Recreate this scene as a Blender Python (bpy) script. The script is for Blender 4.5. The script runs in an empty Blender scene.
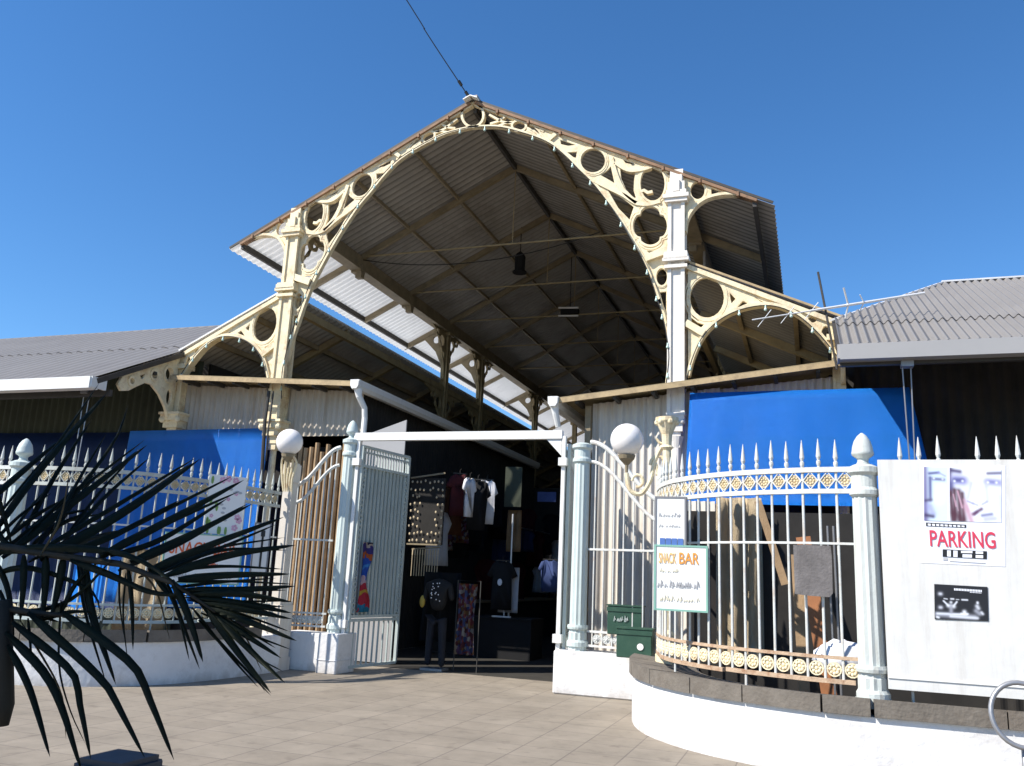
import bpy, bmesh, math, random
from mathutils import Vector, Matrix
random.seed(7)
sc = bpy.context.scene
COL = sc.collection
V = Vector
# ------------------------------------------------------------------ camera
W, H = 1024, 766
FPX, PITCH, YAW, ROLL = 857.7, .222, .340, .046
CAM = V((6.226, -14.534, 1.6))
Fd = V((-math.sin(YAW)*math.cos(PITCH), math.cos(YAW)*math.cos(PITCH), math.sin(PITCH)))
R0 = V((math.cos(YAW), math.sin(YAW), 0)); U0 = R0.cross(Fd)
Rt = R0*math.cos(ROLL)+U0*math.sin(ROLL); Up = -R0*math.sin(ROLL)+U0*math.cos(ROLL)
cd = bpy.data.cameras.new('camera'); cam = bpy.data.objects.new('camera', cd); COL.objects.link(cam)
M3 = Matrix((Rt, Up, -Fd)).transposed()
cam.matrix_world = Matrix.Translation(CAM) @ M3.to_4x4()
cd.sensor_width = 36; cd.lens = FPX*36/W; cd.clip_end = 3000; cd.clip_start = .05
sc.camera = cam

def ray(x, y): return Fd+Rt*((x-512)/FPX)-Up*((y-383)/FPX)
def onY(x, y, Y): d = ray(x, y); return CAM+d*((Y-CAM.y)/d.y)       # photo measurement -> point on a plane of the building
def onX(x, y, X): d = ray(x, y); return CAM+d*((X-CAM.x)/d.x)
def onD(x, y, D): return CAM+ray(x, y)*D

# ------------------------------------------------------------------ materials
def mat(name, col, rough=.7, var=.12, scale=3.0, bump=0.0, bscale=40.0, metal=0.0, dirt=None, damt=.4, dscale=1.2, streak=False, spec=.4, trans=0.0):
    m = bpy.data.materials.new(name); m.use_nodes = True
    nt = m.node_tree; N = nt.nodes; L = nt.links
    b = N['Principled BSDF']; b.inputs['Roughness'].default_value = rough; b.inputs['Metallic'].default_value = metal
    b.inputs['Specular IOR Level'].default_value = spec
    if trans: b.inputs['Transmission Weight'].default_value = trans
    tc = N.new('ShaderNodeTexCoord')
    n1 = N.new('ShaderNodeTexNoise'); n1.inputs['Scale'].default_value = scale; n1.inputs['Detail'].default_value = 6; n1.inputs['Roughness'].default_value = .65
    L.new(tc.outputs['Object'], n1.inputs['Vector'])
    mr = N.new('ShaderNodeMapRange'); mr.inputs['From Min'].default_value = .3; mr.inputs['From Max'].default_value = .7
    mr.inputs['To Min'].default_value = 1-var; mr.inputs['To Max'].default_value = 1+var
    L.new(n1.outputs['Fac'], mr.inputs['Value'])
    mx = N.new('ShaderNodeVectorMath'); mx.operation = 'SCALE'; mx.inputs[0].default_value = col[:3]
    L.new(mr.outputs['Result'], mx.inputs['Scale'])
    out = mx.outputs['Vector']
    if dirt:
        mp = N.new('ShaderNodeMapping'); L.new(tc.outputs['Object'], mp.inputs['Vector'])
        if streak: mp.inputs['Scale'].default_value = (4, 4, .35)
        n2 = N.new('ShaderNodeTexNoise'); n2.inputs['Scale'].default_value = dscale; n2.inputs['Detail'].default_value = 8; n2.inputs['Roughness'].default_value = .75
        L.new(mp.outputs['Vector'], n2.inputs['Vector'])
        r2 = N.new('ShaderNodeMapRange'); r2.inputs['From Min'].default_value = .5; r2.inputs['From Max'].default_value = .72
        r2.inputs['To Max'].default_value = damt
        L.new(n2.outputs['Fac'], r2.inputs['Value'])
        mm = N.new('ShaderNodeMix'); mm.data_type = 'RGBA'; mm.inputs['B'].default_value = (*dirt, 1)
        L.new(r2.outputs['Result'], mm.inputs['Factor']); L.new(out, mm.inputs['A']); out = mm.outputs['Result']
    L.new(out, b.inputs['Base Color'])
    if bump:
        n3 = N.new('ShaderNodeTexNoise'); n3.inputs['Scale'].default_value = bscale; n3.inputs['Detail'].default_value = 5
        L.new(tc.outputs['Object'], n3.inputs['Vector'])
        bp = N.new('ShaderNodeBump'); bp.inputs['Strength'].default_value = bump; bp.inputs['Distance'].default_value = .02
        L.new(n3.outputs['Fac'], bp.inputs['Height']); L.new(bp.outputs['Normal'], b.inputs['Normal'])
    return m

MT = dict(
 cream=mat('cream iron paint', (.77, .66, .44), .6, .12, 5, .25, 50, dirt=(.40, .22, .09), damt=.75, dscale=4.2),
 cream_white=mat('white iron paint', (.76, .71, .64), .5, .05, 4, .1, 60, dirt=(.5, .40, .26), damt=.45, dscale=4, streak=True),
 shadecream=mat('grimy shaded cream iron paint', (.30, .235, .13), .7, .15, 5, .1, 60, dirt=(.14, .09, .05), damt=.6, dscale=4),  # cream iron paint darkened for the shade inside the hall
 nave=mat('weathered grey brown sheeting', (.29, .275, .255), .75, .12, 1.2, dirt=(.10, .08, .06), damt=.5, dscale=.8),
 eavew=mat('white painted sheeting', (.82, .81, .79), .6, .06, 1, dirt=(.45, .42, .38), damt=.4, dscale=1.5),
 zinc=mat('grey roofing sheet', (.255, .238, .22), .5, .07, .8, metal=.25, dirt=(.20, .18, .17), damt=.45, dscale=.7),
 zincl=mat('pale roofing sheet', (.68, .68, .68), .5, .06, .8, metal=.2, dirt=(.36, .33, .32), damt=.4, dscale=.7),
 fasciaw=mat('white fascia paint', (.74, .73, .70), .5, .04, 1.5, dirt=(.4, .38, .34), damt=.3, dscale=3, streak=True),
 fasciadim=mat('fascia paint greyed for weak light', (.34, .33, .325), .5, .04, 1.5, dirt=(.3, .28, .26), damt=.3, dscale=3),  # fascia white greyed for weak light, also on the shaded pale board
 verge=mat('rusty verge board', (.26, .15, .085), .7, .25, 6, dirt=(.06, .04, .03), damt=.7, dscale=4),
 darksteel=mat('dark painted steel', (.05, .045, .04), .6, .2, 4),
 beam=mat('brown painted beam', (.25, .20, .125), .65, .2, 4, dirt=(.08, .06, .04), damt=.5),
 corrwall=mat('cream corrugated wall', (.60, .55, .48), .6, .08, 1.5, dirt=(.36, .27, .17), damt=.5, dscale=1.5, streak=True),
 corrshade=mat('shaded cream corrugated wall', (.44, .39, .32), .65, .1, 1.5, dirt=(.24, .17, .10), damt=.6, dscale=1.5, streak=True),  # the cream sheet again, darkened for the shaded left wall
 railshade=mat('shaded railing paint', (.46, .48, .44), .6, .1, 4, dirt=(.25, .18, .10), damt=.5, dscale=7),  # railing paint darkened for the shade on the left railing
 corrgreen=mat('dark green corrugated wall', (.035, .042, .025), .7, .2, 2),
 wood=mat('tan wood', (.33, .22, .12), .7, .25, 4, .15, 50, dirt=(.2, .12, .06), damt=.5, streak=True),
 tanboard=mat('tan fascia timber', (.42, .31, .17), .7, .2, 5, dirt=(.15, .1, .06), damt=.6, dscale=4),
 orange=mat('orange varnished plank', (.30, .12, .045), .6, .2, 4, dirt=(.2, .08, .03), damt=.5, streak=True),
 tarp=mat('blue tarpaulin', (.012, .205, .69), .5, .06, 1.2, .18, 5, dirt=(.02, .25, .74), damt=.3, dscale=2),
 shadetarp=mat('shade-navy tarpaulin', (.008, .03, .12), .6, .15, 1.2),  # blue tarpaulin under the eaves, its shade put into the colour
 white=mat('whitewashed masonry', (.70, .69, .68), .85, .07, 2.5, .4, 18, dirt=(.36, .33, .31), damt=.55, dscale=1.9),
 stone=mat('brown coping stone', (.155, .135, .112), .9, .22, 4, .5, 25, dirt=(.10, .075, .055), damt=.6, dscale=2.5),
 rail=mat('weathered white railing paint', (.60, .61, .58), .5, .06, 4, .1, 50, dirt=(.42, .22, .10), damt=.5, dscale=7),
 railrust=mat('rusty railing paint', (.46, .33, .22), .7, .15, 6, .3, 50, dirt=(.22, .075, .025), damt=1.0, dscale=7),
 ochre=mat('ochre rosette paint', (.56, .45, .27), .6, .15, 8, dirt=(.75, .68, .52), damt=.6, dscale=9),
 gatepaint=mat('pale grey green gate paint', (.45, .50, .475), .55, .08, 3, .1, 40, dirt=(.30, .30, .26), damt=.4, dscale=3, streak=True),
 postpaint=mat('pale green white post paint', (.50, .57, .55), .5, .06, 3, .1, 40, dirt=(.5, .48, .40), damt=.4, dscale=4, streak=True),
 postgrey=mat('weathered white post paint', (.53, .56, .53), .55, .06, 3, .15, 40, dirt=(.40, .34, .26), damt=.6, dscale=5, streak=True),
 globe=mat('opal glass globe', (.82, .78, .75), .35, .03, 3, dirt=(.62, .56, .5), damt=.25, dscale=4),
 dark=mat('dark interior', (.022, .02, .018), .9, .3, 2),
 floor=mat('hall floor darkened for shade', (.04, .036, .03), .7, .25, 2),
 black=mat('black fabric', (.006, .006, .007), .85, .3, 5),
 navy=mat('navy denim', (.008, .010, .017), .85, .3, 8),
 whitecloth=mat('white cloth', (.72, .72, .75), .85, .05, 4),
 maroon=mat('maroon cloth', (.06, .006, .009), .85, .2, 4),
 rustcloth=mat('rust cloth', (.16, .06, .025), .85, .2, 5),
 bluecloth=mat('blue cloth', (.03, .05, .14), .85, .2, 5),
 tealcloth=mat('teal cloth', (.03, .09, .09), .85, .2, 5),
 deadleaf=mat('dry palm leaf', (.16, .115, .055), .8, .25, 6),
 creamcloth=mat('cream cloth', (.52, .42, .28), .85, .1, 3, .2, 12, dirt=(.42, .30, .17), damt=.4, streak=True),
 green=mat('dark green metal box', (.025, .07, .045), .5, .15, 5, dirt=(.07, .1, .07), damt=.4, dscale=5),
 signw=mat('white sign face', (.80, .79, .76), .5, .03, 3, dirt=(.6, .58, .52), damt=.2, dscale=3),
 panelw=mat('scuffed white panel paint', (.66, .65, .62), .55, .06, 2.2, .12, 12, dirt=(.42, .38, .33), damt=.45, dscale=2.2, streak=True),
 signgreen=mat('green sign edging', (.22, .42, .34), .5, .1, 3),
 signgrey=mat('grey sign edging', (.20, .20, .21), .5, .1, 3),
 inkorange=mat('orange lettering', (.72, .30, .05), .6, .1, 6),
 inkamber=mat('pale orange lettering', (.78, .48, .16), .6, .1, 6),
 inkred=mat('orange red lettering', (.68, .13, .04), .6, .1, 6),
 inkpink=mat('crimson lettering', (.60, .045, .09), .6, .06, 8),
 inkyellow=mat('pale yellow lettering', (.76, .71, .55), .6, .1, 6),
 inkblue=mat('blue lettering', (.08, .16, .42), .6, .1, 6),
 inkgrey=mat('grey lettering', (.45, .45, .46), .6, .1, 6),
 inkblack=mat('black print', (.018, .018, .02), .45, .1, 6),
 posterblue=mat('pale blue print', (.62, .68, .86), .45, .12, 9),
 posterwhite=mat('white print', (.78, .79, .84), .45, .05, 6),
 indigo=mat('indigo print', (.22, .22, .42), .45, .25, 14),
 violet=mat('violet print', (.50, .52, .74), .45, .2, 12),
 skinprint=mat('dark red print', (.17, .05, .07), .45, .25, 14),
 skinprint2=mat('mauve print', (.44, .25, .32), .45, .2, 14),
 board=mat('weathered grey board', (.17, .155, .15), .85, .25, 6, .3, 40, dirt=(.09, .08, .075), damt=.5, streak=True),
 galv=mat('galvanised steel', (.30, .30, .31), .45, .1, 6, metal=.6),
 alu=mat('aluminium', (.70, .70, .70), .4, .05, 6, metal=.5),
 cable=mat('black cable', (.012, .012, .012), .6, .1, 6),
 bulb=mat('pale green bulb glass', (.50, .66, .60), .2, .05, 6),
 palm=mat('dark green palm leaf', (.013, .019, .008), .6, .3, 6, spec=.3),
 palmstalk=mat('dark palm stalk', (.018, .016, .011), .8, .3, 6),
 darkpost=mat('dark grey post', (.05, .048, .055), .6, .2, 6),
 pink=mat('pink print', (.66, .38, .50), .6, .15, 6),
 leafprint=mat('green print', (.22, .36, .10), .6, .2, 6),
 cyan=mat('cyan cloth', (.03, .20, .55), .7, .15, 5),
 red=mat('red cloth', (.50, .03, .06), .7, .15, 5),
 yellow=mat('yellow cloth', (.34, .24, .04), .7, .15, 5),
 earth=mat('pale render', (.48, .46, .43), .85, .1, 2),
)

def translucent(m, amount):                      # thin fibre sheet: part of the sunlight comes through
    N = m.node_tree.nodes; L = m.node_tree.links; b = N['Principled BSDF']; out = N['Material Output']
    t = N.new('ShaderNodeBsdfTranslucent'); mx = N.new('ShaderNodeMixShader'); mx.inputs[0].default_value = amount; t.inputs['Color'].default_value = (.80, .79, .76, 1)
    L.new(b.outputs[0], mx.inputs[1]); L.new(t.outputs[0], mx.inputs[2]); L.new(mx.outputs[0], out.inputs['Surface'])
translucent(MT['eavew'], .22)
def floral(name, cols, scale):
    m = bpy.data.materials.new(name); m.use_nodes = True; nt = m.node_tree; N = nt.nodes; L = nt.links
    tc = N.new('ShaderNodeTexCoord'); v = N.new('ShaderNodeTexVoronoi'); v.inputs['Scale'].default_value = scale
    L.new(tc.outputs['Object'], v.inputs['Vector'])
    r = N.new('ShaderNodeValToRGB'); r.color_ramp.interpolation = 'CONSTANT'
    sp = N.new('ShaderNodeSeparateColor'); L.new(v.outputs['Color'], sp.inputs[0]); L.new(sp.outputs[0], r.inputs['Fac'])
    el = r.color_ramp.elements
    while len(el) < len(cols): el.new(.5)
    for i, c in enumerate(cols): el[i].position = i/len(cols); el[i].color = (*c, 1)
    b = N['Principled BSDF']; b.inputs['Roughness'].default_value = .8; L.new(r.outputs['Color'], b.inputs['Base Color'])
    return m
MT['dressprint'] = floral('patterned cloth', [(.16, .03, .03), (.04, .06, .16), (.26, .24, .22), (.12, .06, .14), (.16, .08, .03), (.07, .012, .02)], 17)
def beach():
    m = bpy.data.materials.new('bright printed cloth'); m.use_nodes = True; nt = m.node_tree; N = nt.nodes; L = nt.links
    tc = N.new('ShaderNodeTexCoord'); n = N.new('ShaderNodeTexNoise'); n.inputs['Scale'].default_value = 4.5; L.new(tc.outputs['Object'], n.inputs['Vector'])
    sx = N.new('ShaderNodeSeparateXYZ'); L.new(tc.outputs['Object'], sx.inputs[0])
    a1 = N.new('ShaderNodeMath'); a1.operation = 'MULTIPLY_ADD'; a1.inputs[1].default_value = .45; L.new(n.outputs['Fac'], a1.inputs[0]); L.new(sx.outputs['Z'], a1.inputs[2])
    mr = N.new('ShaderNodeMapRange'); mr.inputs['From Min'].default_value = 1.1; mr.inputs['From Max'].default_value = 2.35; L.new(a1.outputs[0], mr.inputs['Value'])
    r = N.new('ShaderNodeValToRGB'); r.color_ramp.interpolation = 'CONSTANT'; el = r.color_ramp.elements
    cs = [(0, (.02, .22, .40)), (.10, (.5, .03, .06)), (.26, (.55, .36, .05)), (.33, (.5, .03, .06)), (.40, (.6, .45, .5)), (.44, (.02, .10, .50)), (.58, (.06, .28, .65)), (.63, (.02, .10, .50)), (.72, (.5, .12, .03)), (.80, (.05, .04, .22)), (.88, (.5, .45, .42)), (.92, (.03, .03, .10))]
    while len(el) < len(cs): el.new(.5)
    for e, (p, c) in zip(el, cs): e.position = p; e.color = (*c, 1)
    b = N['Principled BSDF']; b.inputs['Roughness'].default_value = .8; L.new(mr.outputs['Result'], r.inputs['Fac']); L.new(r.outputs['Color'], b.inputs['Base Color'])
    return m
MT['beachprint'] = beach()

def paving():
    m = bpy.data.materials.new('plaza paving'); m.use_nodes = True; nt = m.node_tree; N = nt.nodes; L = nt.links
    b = N['Principled BSDF']; b.inputs['Roughness'].default_value = .85
    tc = N.new('ShaderNodeTexCoord'); br = N.new('ShaderNodeTexBrick')
    br.inputs['Scale'].default_value = 1.0; br.inputs['Brick Width'].default_value = .5; br.inputs['Row Height'].default_value = .5
    br.inputs['Mortar Size'].default_value = .008; br.inputs['Mortar Smooth'].default_value = .3; br.inputs['Bias'].default_value = 0
    br.offset = 0.0
    br.inputs['Color1'].default_value = (.262, .222, .172, 1); br.inputs['Color2'].default_value = (.24, .202, .155, 1); br.inputs['Mortar'].default_value = (.17, .14, .112, 1)
    L.new(tc.outputs['Object'], br.inputs['Vector'])
    n = N.new('ShaderNodeTexNoise'); n.inputs['Scale'].default_value = 1.6; n.inputs['Detail'].default_value = 9; n.inputs['Roughness'].default_value = .72
    L.new(tc.outputs['Object'], n.inputs['Vector'])
    mr = N.new('ShaderNodeMapRange'); mr.inputs['From Min'].default_value = .3; mr.inputs['From Max'].default_value = .7; mr.inputs['To Min'].default_value = .78; mr.inputs['To Max'].default_value = 1.18
    L.new(n.outputs['Fac'], mr.inputs['Value'])
    s = N.new('ShaderNodeVectorMath'); s.operation = 'SCALE'; L.new(br.outputs['Color'], s.inputs[0]); L.new(mr.outputs['Result'], s.inputs['Scale'])
    n2 = N.new('ShaderNodeTexNoise'); n2.inputs['Scale'].default_value = 5; n2.inputs['Detail'].default_value = 4; L.new(tc.outputs['Object'], n2.inputs['Vector'])
    r2 = N.new('ShaderNodeMapRange'); r2.inputs['From Min'].default_value = .60; r2.inputs['From Max'].default_value = .70; r2.inputs['To Max'].default_value = .6; L.new(n2.outputs['Fac'], r2.inputs['Value'])
    mm = N.new('ShaderNodeMix'); mm.data_type = 'RGBA'; mm.inputs['B'].default_value = (.16, .13, .10, 1)
    L.new(r2.outputs['Result'], mm.inputs['Factor']); L.new(s.outputs['Vector'], mm.inputs['A'])
    L.new(mm.outputs['Result'], b.inputs['Base Color'])
    bp = N.new('ShaderNodeBump'); bp.inputs['Strength'].default_value = .35; bp.inputs['Distance'].default_value = .01
    ad = N.new('ShaderNodeMath'); ad.operation = 'MULTIPLY_ADD'; ad.inputs[1].default_value = -1.0; L.new(br.outputs['Fac'], ad.inputs[0]); L.new(n.outputs['Fac'], ad.inputs[2])
    L.new(ad.outputs[0], bp.inputs['Height']); L.new(bp.outputs['Normal'], b.inputs['Normal'])
    return m
MT['paving'] = paving()
def rib_shading(m, pitch, y0):                            # corrugation shading painted into the colour, darker in every valley
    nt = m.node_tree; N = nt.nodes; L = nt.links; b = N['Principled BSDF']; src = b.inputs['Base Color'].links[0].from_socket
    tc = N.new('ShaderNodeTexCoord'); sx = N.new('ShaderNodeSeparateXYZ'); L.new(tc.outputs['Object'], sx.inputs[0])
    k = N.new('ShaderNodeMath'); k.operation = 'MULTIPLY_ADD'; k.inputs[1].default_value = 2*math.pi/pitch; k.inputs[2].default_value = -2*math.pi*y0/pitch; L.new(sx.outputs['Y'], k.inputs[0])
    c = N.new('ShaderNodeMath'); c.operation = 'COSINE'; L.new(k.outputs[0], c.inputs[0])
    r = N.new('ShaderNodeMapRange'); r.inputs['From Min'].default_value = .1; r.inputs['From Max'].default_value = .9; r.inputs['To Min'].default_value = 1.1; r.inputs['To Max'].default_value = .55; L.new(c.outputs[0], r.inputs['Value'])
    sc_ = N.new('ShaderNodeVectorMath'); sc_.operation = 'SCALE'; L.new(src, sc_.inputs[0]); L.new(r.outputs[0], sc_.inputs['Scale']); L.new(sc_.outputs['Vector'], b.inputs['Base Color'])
rib_shading(MT['nave'], .19, -.08)
def splash(m):
    nt = m.node_tree; N = nt.nodes; L = nt.links; b = N['Principled BSDF']; src = b.inputs['Base Color'].links[0].from_socket
    tc = N.new('ShaderNodeTexCoord'); sx = N.new('ShaderNodeSeparateXYZ'); L.new(tc.outputs['Object'], sx.inputs[0])
    mp = N.new('ShaderNodeMapping'); mp.inputs['Scale'].default_value = (3, 3, 1.2); L.new(tc.outputs['Object'], mp.inputs['Vector'])
    n = N.new('ShaderNodeTexNoise'); n.inputs['Scale'].default_value = 2.2; n.inputs['Detail'].default_value = 8; L.new(mp.outputs[0], n.inputs['Vector'])
    a = N.new('ShaderNodeMath'); a.operation = 'MULTIPLY_ADD'; a.inputs[1].default_value = -2.6; L.new(sx.outputs['Z'], a.inputs[0]); L.new(n.outputs['Fac'], a.inputs[2])
    r = N.new('ShaderNodeMapRange'); r.inputs['From Min'].default_value = .22; r.inputs['From Max'].default_value = .62; r.inputs['To Max'].default_value = .55; L.new(a.outputs[0], r.inputs['Value'])
    mm = N.new('ShaderNodeMix'); mm.data_type = 'RGBA'; mm.inputs['B'].default_value = (.30, .26, .22, 1); L.new(r.outputs[0], mm.inputs['Factor']); L.new(src, mm.inputs['A']); L.new(mm.outputs['Result'], b.inputs['Base Color'])
splash(MT['white'])

# ------------------------------------------------------------------ mesh helpers
def add_box(bm, c, s, rz=0, rot=None):
    r = bmesh.ops.create_cube(bm, size=1)['verts']
    M = Matrix.Translation(V(c)) @ (rot.to_4x4() if rot else Matrix.Rotation(rz, 4, 'Z')) @ Matrix.Diagonal((*s, 1))
    bmesh.ops.transform(bm, matrix=M, verts=r)
def frame_of(d):
    d = d.normalized(); u = V((0, 0, 1)) if abs(d.z) < .95 else V((0, 1, 0))
    a = d.cross(u).normalized(); return d, a, a.cross(d).normalized()
def add_bar(bm, p0, p1, w, h):                      # rectangular bar; w sideways, h upwards
    p0, p1 = V(p0), V(p1); d, a, u = frame_of(p1-p0)
    q = [bm.verts.new(p+a*(sx*w/2)+u*(sz*h/2)) for p in (p0, p1) for sx, sz in ((-1, -1), (1, -1), (1, 1), (-1, 1))]
    for f in ((0, 1, 2, 3), (7, 6, 5, 4), (0, 4, 5, 1), (1, 5, 6, 2), (2, 6, 7, 3), (3, 7, 4, 0)): bm.faces.new([q[i] for i in f])
def add_tube(bm, pts, r, n=8, cap=True):
    pts = [V(p) for p in pts]; rr = r if isinstance(r, (list, tuple)) else [r]*len(pts)
    rings = []; prev = None
    for i, p in enumerate(pts):
        t = (pts[min(i+1, len(pts)-1)]-pts[max(i-1, 0)])
        if t.length < 1e-9: t = V((0, 0, 1))
        t.normalize()
        if prev is None: _, a, u = frame_of(t)
        else:
            a = prev-t*prev.dot(t)
            a = a.normalized() if a.length > 1e-6 else frame_of(t)[1]
            u = a.cross(t).normalized()
        prev = a
        rings.append([bm.verts.new(p+a*(math.cos(k*2*math.pi/n)*rr[i])+u*(math.sin(k*2*math.pi/n)*rr[i])) for k in range(n)])
    for A, B in zip(rings, rings[1:]):
        for k in range(n): bm.faces.new((A[k], A[(k+1) % n], B[(k+1) % n], B[k]))
    if cap:
        try: bm.faces.new(rings[0][::-1]); bm.faces.new(rings[-1])
        except ValueError: pass
def add_lathe(bm, c, prof, n=16, flute=0.0):
    c = V(c); rings = []
    for r, z in prof:
        rings.append([bm.verts.new(c+V((math.cos(k*2*math.pi/n)*(r*(1-flute*(k % 2))), math.sin(k*2*math.pi/n)*(r*(1-flute*(k % 2))), z))) for k in range(n)])
    for A, B in zip(rings, rings[1:]):
        for k in range(n): bm.faces.new((A[k], A[(k+1) % n], B[(k+1) % n], B[k]))
    bm.faces.new(rings[0][::-1]); bm.faces.new(rings[-1])
def add_sphere(bm, c, r, sc3=(1, 1, 1), n=16):
    q = bmesh.ops.create_uvsphere(bm, u_segments=n, v_segments=max(6, n//2+2), radius=r)['verts']
    bmesh.ops.transform(bm, matrix=Matrix.Translation(V(c)) @ Matrix.Diagonal((*sc3, 1)), verts=q)
def add_ribbon(bm, pts, w, d, org, ex, ey, closed=False):   # flat bar following a 2D line drawn in the plane (org, ex, ey), depth d along the normal
    n = len(pts); en = ex.cross(ey)
    P = [V((p[0], p[1])) for p in pts]; rows = []
    for i in range(n):
        a = P[(i-1) % n] if closed else P[max(i-1, 0)]
        b = P[(i+1) % n] if closed else P[min(i+1, n-1)]
        t = (b-a).normalized(); nn = V((-t.y, t.x))
        rows.append([bm.verts.new(org+ex*(q.x)+ey*(q.y)+en*z) for q, z in ((P[i]-nn*w/2, -d/2), (P[i]+nn*w/2, -d/2), (P[i]+nn*w/2, d/2), (P[i]-nn*w/2, d/2))])
    m = n if closed else n-1
    for i in range(m):
        A, B = rows[i], rows[(i+1) % n]
        for k in range(4): bm.faces.new((A[k], A[(k+1) % 4], B[(k+1) % 4], B[k]))
    if not closed: bm.faces.new(rows[0][::-1]); bm.faces.new(rows[-1])
def add_prism(bm, pts, org, ex, ey, d):             # polygon outline in plane, thickness d, centred
    en = ex.cross(ey)
    A = [bm.verts.new(org+ex*p[0]+ey*p[1]-en*d/2) for p in pts]; B = [bm.verts.new(org+ex*p[0]+ey*p[1]+en*d/2) for p in pts]
    bm.faces.new(A[::-1]); bm.faces.new(B); n = len(pts)
    for i in range(n): bm.faces.new((A[i], A[(i+1) % n], B[(i+1) % n], B[i]))
def add_corr(bm, org, along, L, slope, S, pitch=.09, amp=.016, seg=6, start=None, end=None, rows=1):
    # corrugated sheet: waves march along 'along', ridges run along 'slope'; start/end(f) give the sheet's two ends there
    along, slope = V(along).normalized(), V(slope).normalized(); nn = along.cross(slope).normalized()
    n = max(2, int(L/pitch*seg)); prev = None
    for i in range(n+1):
        a = L*i/n; z = amp*math.cos(2*math.pi*a/pitch)
        s0 = start(a) if start else 0; s1 = end(a) if end else S
        cur = [bm.verts.new(V(org)+along*a+slope*(s0+(s1-s0)*k/rows)+nn*z) for k in range(rows+1)]
        if prev:
            for k in range(rows): bm.faces.new((prev[k], cur[k], cur[k+1], prev[k+1]))
        prev = cur
def plate(bm, outer, holes, org, ex, ey, depth, bev=.006):   # cast-iron plate pierced by holes (2D filled curve turned into mesh)
    cu = bpy.data.curves.new('outline', 'CURVE'); cu.dimensions = '2D'; cu.fill_mode = 'BOTH'
    cu.extrude = max(depth/2-bev, .001); cu.bevel_depth = bev; cu.bevel_resolution = 0
    for ring in [outer]+holes:
        s = cu.splines.new('POLY'); s.points.add(len(ring)-1); s.use_cyclic_u = True
        for q, p in zip(s.points, ring): q.co = (p[0], p[1], 0, 1)
    o = bpy.data.objects.new('outline', cu); COL.objects.link(o); bpy.context.view_layer.update()
    me = bpy.data.meshes.new_from_object(o.evaluated_get(bpy.context.evaluated_depsgraph_get()))
    en = ex.cross(ey); M = Matrix((ex, ey, en)).transposed().to_4x4(); M.translation = org
    me.transform(M); bm.from_mesh(me)
    bpy.data.objects.remove(o); bpy.data.curves.remove(cu); bpy.data.meshes.remove(me)

def wpos(o):
    p = V((0, 0, 0))
    while o: p += o.location; o = o.parent
    return p
def obj(name, bm, m, parent=None, smooth=False, loc=None, label=None):     # bm is in world coordinates
    base = V(loc) if loc is not None else (wpos(parent) if parent else V((0, 0, 0)))
    bmesh.ops.translate(bm, verts=bm.verts, vec=-base)
    bmesh.ops.recalc_face_normals(bm, faces=bm.faces)
    me = bpy.data.meshes.new(name); bm.to_mesh(me); bm.free()
    me.materials.append(MT[m] if isinstance(m, str) else m)
    if smooth:
        for p in me.polygons: p.use_smooth = True
    o = bpy.data.objects.new(name, me); COL.objects.link(o)
    if parent: o.parent = parent; o.location = base-wpos(parent)
    else: o.location = base
    if label: o['label'] = label
    return o
def tag(o, label, cat, group=None):
    o['label'] = label; o['category'] = cat
    if group: o['group'] = group
    return o
def thing(name, label, cat, loc=(0, 0, 0), group=None):
    o = bpy.data.objects.new(name, None); COL.objects.link(o); o.location = loc; o.empty_display_size = .1
    return tag(o, label, cat, group)
def struct(name, bm, m):
    o = obj(name, bm, m); o['kind'] = 'structure'; return o
def B(): return bmesh.new()
def copy_part(o, parent, loc):
    c = o.copy(); COL.objects.link(c); c.parent = parent; c.location = loc; return c
def text(s, org, ex, ey, h, w=None, m='inkblack', parent=None, name='lettering', bold=.012, shear=0.0):
    cu = bpy.data.curves.new('letters', 'FONT'); cu.body = s; cu.size = 1; cu.extrude = .002; cu.offset = bold; cu.shear = shear; cu.resolution_u = 3
    o = bpy.data.objects.new('letters', cu); COL.objects.link(o); bpy.context.view_layer.update()
    me = bpy.data.meshes.new_from_object(o.evaluated_get(bpy.context.evaluated_depsgraph_get()))
    bpy.data.objects.remove(o); bpy.data.curves.remove(cu)
    xs = [v.co.x for v in me.vertices]; ys = [v.co.y for v in me.vertices]
    x0, x1, y0, y1 = min(xs), max(xs), min(ys), max(ys); sy = h/(y1-y0); sx = (w/(x1-x0)) if w else sy
    en = ex.cross(ey); bm = B(); bm.from_mesh(me); bpy.data.meshes.remove(me)
    for v in bm.verts: v.co = V(org)+ex*((v.co.x-x0)*sx)+ey*((v.co.y-y0)*sy)+en*(v.co.z*.3+.0015)
    return obj(name, bm, m, parent)
def circ(cx, cy, rx, ry=None, n=24):
    ry = ry or rx; return [(cx+rx*math.cos(2*math.pi*k/n), cy+ry*math.sin(2*math.pi*k/n)) for k in range(n)]
def smooth_line(pts, n=6, closed=False):            # Catmull-Rom
    P = [V(p) for p in pts]; out = []; N = len(P); rng = N if closed else N-1
    for i in range(rng):
        p0 = P[(i-1) % N] if (closed or i > 0) else P[0]*2-P[1]
        p1, p2 = P[i], P[(i+1) % N]
        p3 = P[(i+2) % N] if (closed or i+2 < N) else P[-1]*2-P[-2]
        for k in range(n):
            t = k/n; out.append(.5*((2*p1)+(-p0+p2)*t+(2*p0-5*p1+4*p2-p3)*t*t+(-p0+3*p1-3*p2+p3)*t**3))
    if not closed: out.append(P[-1])
    return out
EX, EY, EZ = V((1, 0, 0)), V((0, 1, 0)), V((0, 0, 1))

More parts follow.
